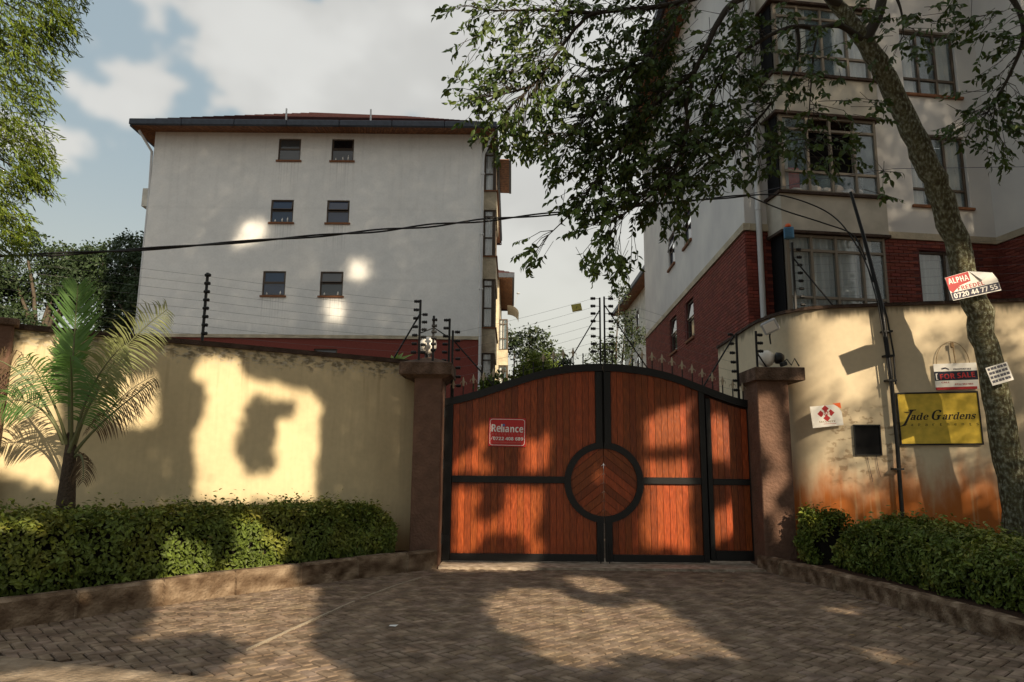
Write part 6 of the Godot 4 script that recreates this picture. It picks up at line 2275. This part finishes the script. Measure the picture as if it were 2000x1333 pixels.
# added leaf screens behind the viewer, gaps shaped to throw the sun patches
func added_shade_trees() -> void:
	var gaps := [  # outlines of the wanted sun patches, carried back along the sun
		[Vector2(7.94, 10.81), Vector2(8.13, 10.96), Vector2(8.47, 11), Vector2(8.68, 10.74), Vector2(8.81, 10.51), Vector2(8.73, 10.47), Vector2(7.95, 10.48)],
		[Vector2(8.25, 11.23), Vector2(8.42, 11.45), Vector2(8.63, 11.41), Vector2(8.64, 10.97), Vector2(8.39, 10.93)],
		[Vector2(9.06, 11.2), Vector2(9.36, 11.16), Vector2(9.64, 11.37), Vector2(9.71, 11.16), Vector2(9.59, 10.7), Vector2(9.54, 10.48), Vector2(9.16, 10.48), Vector2(9.09, 10.82)],
		[Vector2(7.93, 10.4), Vector2(8.5, 10.4), Vector2(8.5, 10.08), Vector2(8.4, 9.83), Vector2(8.51, 9.51), Vector2(8.45, 9.35), Vector2(8.33, 9.19), Vector2(7.93, 9.19)],
		[Vector2(8.77, 10.41), Vector2(9.54, 10.41), Vector2(9.54, 9.92), Vector2(9.43, 9.68), Vector2(9.56, 9.18), Vector2(9.24, 9.18), Vector2(9.05, 9.48), Vector2(8.82, 9.55), Vector2(8.49, 9.45), Vector2(8.43, 9.75), Vector2(8.82, 10)],
		[Vector2(11.11, 11.51), Vector2(11.49, 11.69), Vector2(12.01, 11.88), Vector2(11.99, 11.01), Vector2(11.72, 10.99), Vector2(11.47, 10.94), Vector2(11.1, 10.94)],
		[Vector2(11.11, 10.86), Vector2(11.47, 10.86), Vector2(11.99, 10.91), Vector2(11.95, 9.16), Vector2(11.63, 9.28), Vector2(11.34, 9.34), Vector2(11.05, 9.36), Vector2(10.98, 9.49), Vector2(11.07, 9.94)],
		[Vector2(12.21, 11.64), Vector2(12.87, 11.58), Vector2(12.83, 10.49), Vector2(12.63, 10.49), Vector2(12.62, 10.67), Vector2(12.18, 10.72)],
		[Vector2(12.18, 9.99), Vector2(12.45, 10.07), Vector2(12.62, 10.32), Vector2(12.83, 10.38), Vector2(12.79, 9.68), Vector2(12.17, 9.32)],
		[Vector2(12.79, 11.42), Vector2(12.88, 11.38), Vector2(12.92, 10.89), Vector2(12.99, 10.17), Vector2(12.75, 9.86)],
		[Vector2(13.08, 11.76), Vector2(13.29, 11.76), Vector2(13.26, 10.99), Vector2(13.13, 11.06), Vector2(13.06, 11.38)],
		[Vector2(12.74, 9.77), Vector2(13.02, 9.69), Vector2(13, 9.3), Vector2(12.72, 9.3)],
		[Vector2(6.86, 7.31), Vector2(7.66, 7.78), Vector2(8.28, 7.79), Vector2(8.02, 7.34), Vector2(8.07, 7.02), Vector2(8.87, 7.4), Vector2(8.84, 7.21), Vector2(8.21, 6.51), Vector2(7.62, 5.77), Vector2(7.48, 5.9), Vector2(6.99, 5.79), Vector2(6.91, 5.92), Vector2(6.6, 5.86), Vector2(6.42, 5.68), Vector2(5.94, 5.65), Vector2(6.08, 5.95), Vector2(6.24, 6.28), Vector2(6.17, 6.34)],
		[Vector2(8.86, 8.29), Vector2(9.36, 8.44), Vector2(9.54, 8.29), Vector2(9.12, 7.71), Vector2(8.61, 7.57), Vector2(8.54, 7.74)],
		[Vector2(7.74, 9.06), Vector2(9.41, 9.12), Vector2(8.78, 8.68), Vector2(7.33, 8.55)],
		[Vector2(2.47, 5.98), Vector2(2.8, 6.35), Vector2(2.9, 7.06), Vector2(3.91, 7.5), Vector2(4.78, 7.87), Vector2(5.16, 7.75), Vector2(4.57, 6.78), Vector2(4.15, 5.99), Vector2(3.92, 6.21), Vector2(3.58, 5.93), Vector2(3.27, 6.28), Vector2(2.9, 6.13)],
		[Vector2(3.06, 5.42), Vector2(3.73, 6.04), Vector2(3.93, 6.01), Vector2(4.17, 5.79), Vector2(4.19, 5.29), Vector2(3, 5.27)],
		[Vector2(1.25, 5.52), Vector2(2.28, 5.57), Vector2(2.79, 5.48), Vector2(3.12, 5.31), Vector2(1.33, 5.25)],
		[Vector2(10.47, 7.08), Vector2(11.28, 7.24), Vector2(10.48, 6.92)],
		[Vector2(9.11, 6.09), Vector2(9.28, 6.01), Vector2(8.86, 5.72), Vector2(8.77, 5.81)],
		[Vector2(2.79, 7.26), Vector2(3.71, 7.63), Vector2(4.79, 8.08), Vector2(4.8, 7.75), Vector2(3.74, 7.31), Vector2(2.9, 6.95)],
		[Vector2(2.98, 7.85), Vector2(3.13, 8.12), Vector2(3.5, 8.01), Vector2(3.7, 7.82), Vector2(3.54, 7.61), Vector2(3.05, 7.4)],
		[Vector2(3.85, 8.44), Vector2(4.22, 8.66), Vector2(4.71, 8.44), Vector2(4.74, 8.12), Vector2(4.25, 7.86), Vector2(3.78, 7.78), Vector2(3.99, 8.16)],
		[Vector2(0.99, 7.34), Vector2(1.46, 7.54), Vector2(1.68, 7.49), Vector2(1.01, 7.2)],
		[Vector2(3.28, 10.82), Vector2(3.4, 11.12), Vector2(3.72, 11.32), Vector2(4.07, 11.36), Vector2(4.2, 11.17), Vector2(4.91, 11.22), Vector2(5.19, 11.27), Vector2(5.6, 11.19), Vector2(5.51, 10.83), Vector2(5.52, 9.64), Vector2(3.51, 9.12), Vector2(3.42, 9.94), Vector2(3.56, 10.39), Vector2(3.55, 10.81)],
		[Vector2(0.54, 9.74), Vector2(0.86, 10.23), Vector2(0.95, 10.54), Vector2(1.08, 10.63), Vector2(1.46, 10.44), Vector2(1.7, 8.75), Vector2(0.96, 8.79), Vector2(0.67, 8.77)],
		[Vector2(13.54, 12.33), Vector2(13.92, 12.48), Vector2(13.96, 12.21), Vector2(13.74, 11.61), Vector2(13.58, 11.13), Vector2(13.47, 10.73)],
		[Vector2(13.45, 10.33), Vector2(13.79, 11.2), Vector2(13.88, 11.09), Vector2(13.67, 10.46), Vector2(13.54, 9.91), Vector2(13.42, 9.72)],
		[Vector2(13.6, 12.93), Vector2(14.08, 13.01), Vector2(14.65, 12.97), Vector2(14.69, 12.64), Vector2(14.67, 12.11), Vector2(14.5, 12.02), Vector2(14.18, 12.16), Vector2(13.89, 12.53)],
		[Vector2(14.81, 12.93), Vector2(15.22, 12.91), Vector2(15.83, 12.85), Vector2(15.83, 12.59), Vector2(15.52, 12.55), Vector2(15.19, 12.44), Vector2(14.82, 12.57)],
		[Vector2(13.89, 12.16), Vector2(14.3, 11.93), Vector2(14.68, 11.54), Vector2(14.53, 11.44), Vector2(13.98, 11.64)],
		[Vector2(15.02, 12.32), Vector2(15.24, 12.2), Vector2(15.3, 11.69), Vector2(15.04, 11.65)],
		[Vector2(16.16, 12.66), Vector2(16.54, 12.71), Vector2(16.61, 12.04), Vector2(16.35, 12.25)],
		[Vector2(13.56, 10.72), Vector2(14.1, 10.81), Vector2(14.2, 10.15), Vector2(13.79, 9.88)],
		[Vector2(13.49, 13.4), Vector2(13.9, 13.71), Vector2(14.12, 13.67), Vector2(13.95, 12.9), Vector2(13.54, 12.9)],
		[Vector2(6.67, 27.81), Vector2(7.01, 28.69), Vector2(7.4, 28.86), Vector2(7.95, 28.8), Vector2(7.95, 28.24), Vector2(7.07, 27.85)],
		[Vector2(11.24, 27.27), Vector2(11.9, 27.32), Vector2(11.99, 26.66), Vector2(11.54, 26.49), Vector2(11.23, 26.65)],
		[Vector2(10.37, 25.63), Vector2(11.08, 25.72), Vector2(11.16, 25.23), Vector2(11.02, 24.83), Vector2(10.53, 24.86)],
		[Vector2(7.85, 9.22), Vector2(7.59, 8.95), Vector2(7.59, 11.8), Vector2(7.85, 12.07)],
		[Vector2(7.2, 12.63), Vector2(7.54, 12.63), Vector2(7.58, 12.25), Vector2(7.19, 12.24)],
		[Vector2(1.96, 10.31), Vector2(2.33, 10.6), Vector2(2.83, 10.67), Vector2(2.89, 10), Vector2(2.41, 9.84), Vector2(2.04, 9.78)],
		[Vector2(1.15, 10.56), Vector2(1.49, 10.82), Vector2(1.61, 10.92), Vector2(1.68, 10.31), Vector2(1.36, 10.31)],
		[Vector2(-0.58, 14.78), Vector2(1.21, 14.8), Vector2(1.55, 11.18), Vector2(0.03, 10.55)],
		[Vector2(6.48, 16.26), Vector2(8.14, 16.28), Vector2(8.24, 13.67), Vector2(6.65, 13.66)],
	]
	var solid := [
		[Vector2(4.31, 10.83), Vector2(5, 10.94), Vector2(4.97, 10.84), Vector2(4.68, 10.69), Vector2(4.64, 10.16), Vector2(4.74, 9.98), Vector2(4.61, 9.9), Vector2(4.26, 9.83), Vector2(4.18, 9.95), Vector2(4.24, 10.47)],
	]
	# zones of the added crowns thinned to let part of the sun through
	var thins := [
		[0.24, [Vector2(13.57, 13.06), Vector2(16.8, 12.78), Vector2(16.47, 9.1), Vector2(13.4, 9.45)]],
		[0.9, [Vector2(0.33, 10.44), Vector2(7.12, 12.33), Vector2(7.33, 9.88), Vector2(0.62, 8.21)]],
		[0.72, [Vector2(2.71, 24.24), Vector2(16.61, 24.24), Vector2(16.61, 33.14), Vector2(2.71, 33.14)]],
		[0.50, [Vector2(15.39, 17.29), Vector2(22.18, 17.58), Vector2(22.18, 24.38), Vector2(15.39, 24.09)]],
	]
	var s := SUN
	var near_gap := []
	var wide := []
	var rim := []
	for g in gaps:
		var p := PackedVector2Array(g)
		if Geometry2D.is_polygon_clockwise(p):
			p.reverse()
		near_gap.push_back(Geometry2D.offset_polygon(p, 0.20 if p[0].y > 24.0 else 0.07 if p[0].y < 8.3 else 0.0 if p[0].x > 7.4 and p[0].x < 12.3 else 0.06)[0])
		rim.push_back(Geometry2D.offset_polygon(p, 0.30)[0])
		wide.push_back(Geometry2D.offset_polygon(p, 1.1 if p[0].y > 24.0 else 0.62)[0])
	var holes := []
	for g in solid:
		holes.push_back(PackedVector2Array(g))
	var r := RandomNumberGenerator.new()
	r.seed = 123
	var names := ["added unseen tree shaping the sun patches, nearest to the viewer", "added unseen tree shaping the sun patches, second from the viewer", "added unseen tree shaping the sun patches, third from the viewer", "added unseen tree shaping the sun patches, farthest from the viewer"]
	var trees := []
	var sparse := []
	var loose := []
	var xs := []
	var cs := []
	for k in 4:
		var o := Vector3([-0.7, 10.56, 17.4, 21.6][k], 0, 4.3)
		var t := thing("added_shade_tree", names[k], "tree", o, "added trees shaping the sun patches")
		var b := MB.new()
		b.tube([o, o + Vector3(0.1, 6, 0), o + Vector3(0, 12, 0), o + Vector3(0, 17, 0)], [0.30, 0.24, 0.2, 0.1], 10)
		obj("trunk", b, M.trunk_far, t)
		trees.push_back(t)
		xs.push_back([])
		cs.push_back([])
		sparse.push_back([])
		loose.push_back([])
	for layer in 3:
		var z: float = [3.5, 4.2, 4.9][layer]
		for fine in 2:
			var step: float = [0.50, 0.12][fine]
			var size: float = [1.0, 0.24][fine]
			for ix in int(25.5 / step):
				for iy in int(33.0 / step):
					var q := Vector2(-1.2 + (ix + r.randf_range(-0.4, 0.4)) * step, 3.0 + (iy + r.randf_range(-0.4, 0.4)) * step)
					var close := false
					var open := false
					var near_edge := false
					var beside := false
					for i in wide.size():
						if Geometry2D.is_point_in_polygon(q, wide[i]):
							close = true
							beside = true
							if Geometry2D.is_point_in_polygon(q, rim[i]):
								near_edge = true
							if Geometry2D.is_point_in_polygon(q, near_gap[i]):
								open = true
								break
					if open:
						for h in holes:
							if Geometry2D.is_point_in_polygon(q, h):
								open = false
					var keep := 1.0
					for e in thins:
						if Geometry2D.is_point_in_polygon(q, e[1]):
							keep = e[0]
							if e[0] > 0.85 and near_edge:
								keep = 1.0
							if not close:
								close = true
							break
					for h in holes:
						if keep < 1.0 and Geometry2D.is_point_in_polygon(q, h):
							keep = 1.0
					if (q.x > 17.6 and q.y > 26.6) or q.y < 4.5 or q.x > 22.5 or (q.x < 2.0 and q.y > 12.0 and not close):
						continue
					if open or (close != (fine == 1)):
						continue
					if r.randf() > keep:
						continue
					var zz := z + r.randf_range(-0.3, 0.3)
					var p := Vector3(q.x + (zz - 3.5) * s.x / s.z, q.y + (zz - 3.5) * s.y / s.z, zz)
					var k := clampi(int((p.x + 0.5) / 6.0), 0, 3)
					if keep < 0.85 and keep > 0.3 and not beside:
						loose[k].push_back(Transform3D(Basis.from_euler(Vector3(r.randf() * TAU, r.randf() * TAU, r.randf() * TAU)), p))
						continue
					if keep < 1.0:
						sparse[k].push_back(Transform3D(Basis.from_euler(Vector3(r.randf() * TAU, r.randf() * TAU, r.randf() * TAU)), p))
						continue
					xs[k].push_back(Transform3D(Basis.from_euler(Vector3(r.randf() * TAU, r.randf() * TAU, r.randf() * TAU)).scaled(Vector3.ONE * size), p))
					var v := r.randf_range(0.7, 1.2)
					cs[k].push_back(Color(v, v, v))
	var cl := clump(20, 0.45, 0.42, 8, 0.7)
	var few := clump(20, 0.40, 0.085, 9, 0.66)
	var airy := clump(20, 0.95, 0.085, 10, 0.66)
	for k in 4:
		scatter("crown", cl, M.added_shade_leaf, xs[k], cs[k], trees[k])
		scatter("added_loose_leaves", few, M.added_shade_leaf, sparse[k], [], trees[k])
		scatter("added_airy_leaves", airy, M.added_shade_leaf, loose[k], [], trees[k])

func _ready() -> void:
	rng = RandomNumberGenerator.new()
	rng.seed = 4242
	var cam := Camera3D.new()
	cam.name = "camera"
	cam.position = Vector3(0, 1.6, 0)
	cam.rotation_degrees = Vector3(9.7, 0, 0.5)
	cam.fov = 50.91
	cam.near = 0.05
	cam.far = 900.0
	add_child(cam)
	cam.current = true
	var env := Environment.new()
	env.background_mode = Environment.BG_SKY
	var sky := Sky.new()
	var sm := PanoramaSkyMaterial.new()
	sm.panorama = sky_picture()
	sky.sky_material = sm
	env.sky = sky
	env.background_energy_multiplier = 0.78
	env.tonemap_mode = Environment.TONE_MAPPER_LINEAR
	env.tonemap_exposure = 1.6
	env.sdfgi_enabled = true
	env.ssao_enabled = true
	env.ssil_enabled = true
	var we := WorldEnvironment.new()
	we.name = "world_environment"
	we.environment = env
	add_child(we)
	var sun := DirectionalLight3D.new()
	sun.name = "sun"
	sun.light_color = Color(1.0, 0.92, 0.79)
	sun.light_energy = 1.42
	sun.light_angular_distance = 0.45
	sun.shadow_enabled = true
	add_child(sun)
	sun.look_at_from_position(SUN * 50.0, Vector3.ZERO)
	materials()
	ground()
	walls()
	left_building()
	back_buildings()
	right_building()
	gate_leaf(0)
	gate_leaf(1)
	hedge("hedge", "long clipped green hedge in the left planting bed, before the cream wall and palm", [[Vector3(-1.72, 0.2, -11.30), Vector3(-2.10, 0.2, -11.62), 0.93], [Vector3(-2.55, 0.2, -10.45), Vector3(-3.05, 0.2, -10.85), 1.0], [Vector3(-3.80, 0.2, -9.10), Vector3(-4.35, 0.2, -9.60), 1.02], [Vector3(-5.05, 0.2, -7.38), Vector3(-5.75, 0.2, -7.95), 1.05], [Vector3(-6.8, 0.2, -5.0), Vector3(-7.5, 0.2, -5.5), 1.08]], 42000, 5)
	hedge("hedge", "long low hedge in the right planting bed along the cracked kerb", [[Vector3(4.72, 0.16, -10.75), Vector3(5.6, 0.16, -10.85), 0.72], [Vector3(4.80, 0.16, -10.0), Vector3(5.9, 0.16, -10.0), 0.88], [Vector3(4.93, 0.16, -8.8), Vector3(6.3, 0.16, -8.8), 0.78], [Vector3(5.1, 0.16, -7.3), Vector3(6.6, 0.16, -7.2), 0.66], [Vector3(5.35, 0.16, -5.4), Vector3(6.8, 0.16, -5.4), 0.55]], 40000, 6)
	hedge("bush", "small rounded bush beside the right pillar, left of the long hedge", [[Vector3(4.42, 0.16, -11.35), Vector3(4.95, 0.16, -11.55), 0.80], [Vector3(4.40, 0.16, -11.15), Vector3(5.05, 0.16, -11.25), 0.95], [Vector3(4.48, 0.16, -10.95), Vector3(5.1, 0.16, -11.0), 0.86]], 6000, 7)
	palm()
	left_tree()
	big_tree()
	far_plants()
	added_shade_trees()
	electric_fence()
	lamps()
	signs()
	cables()
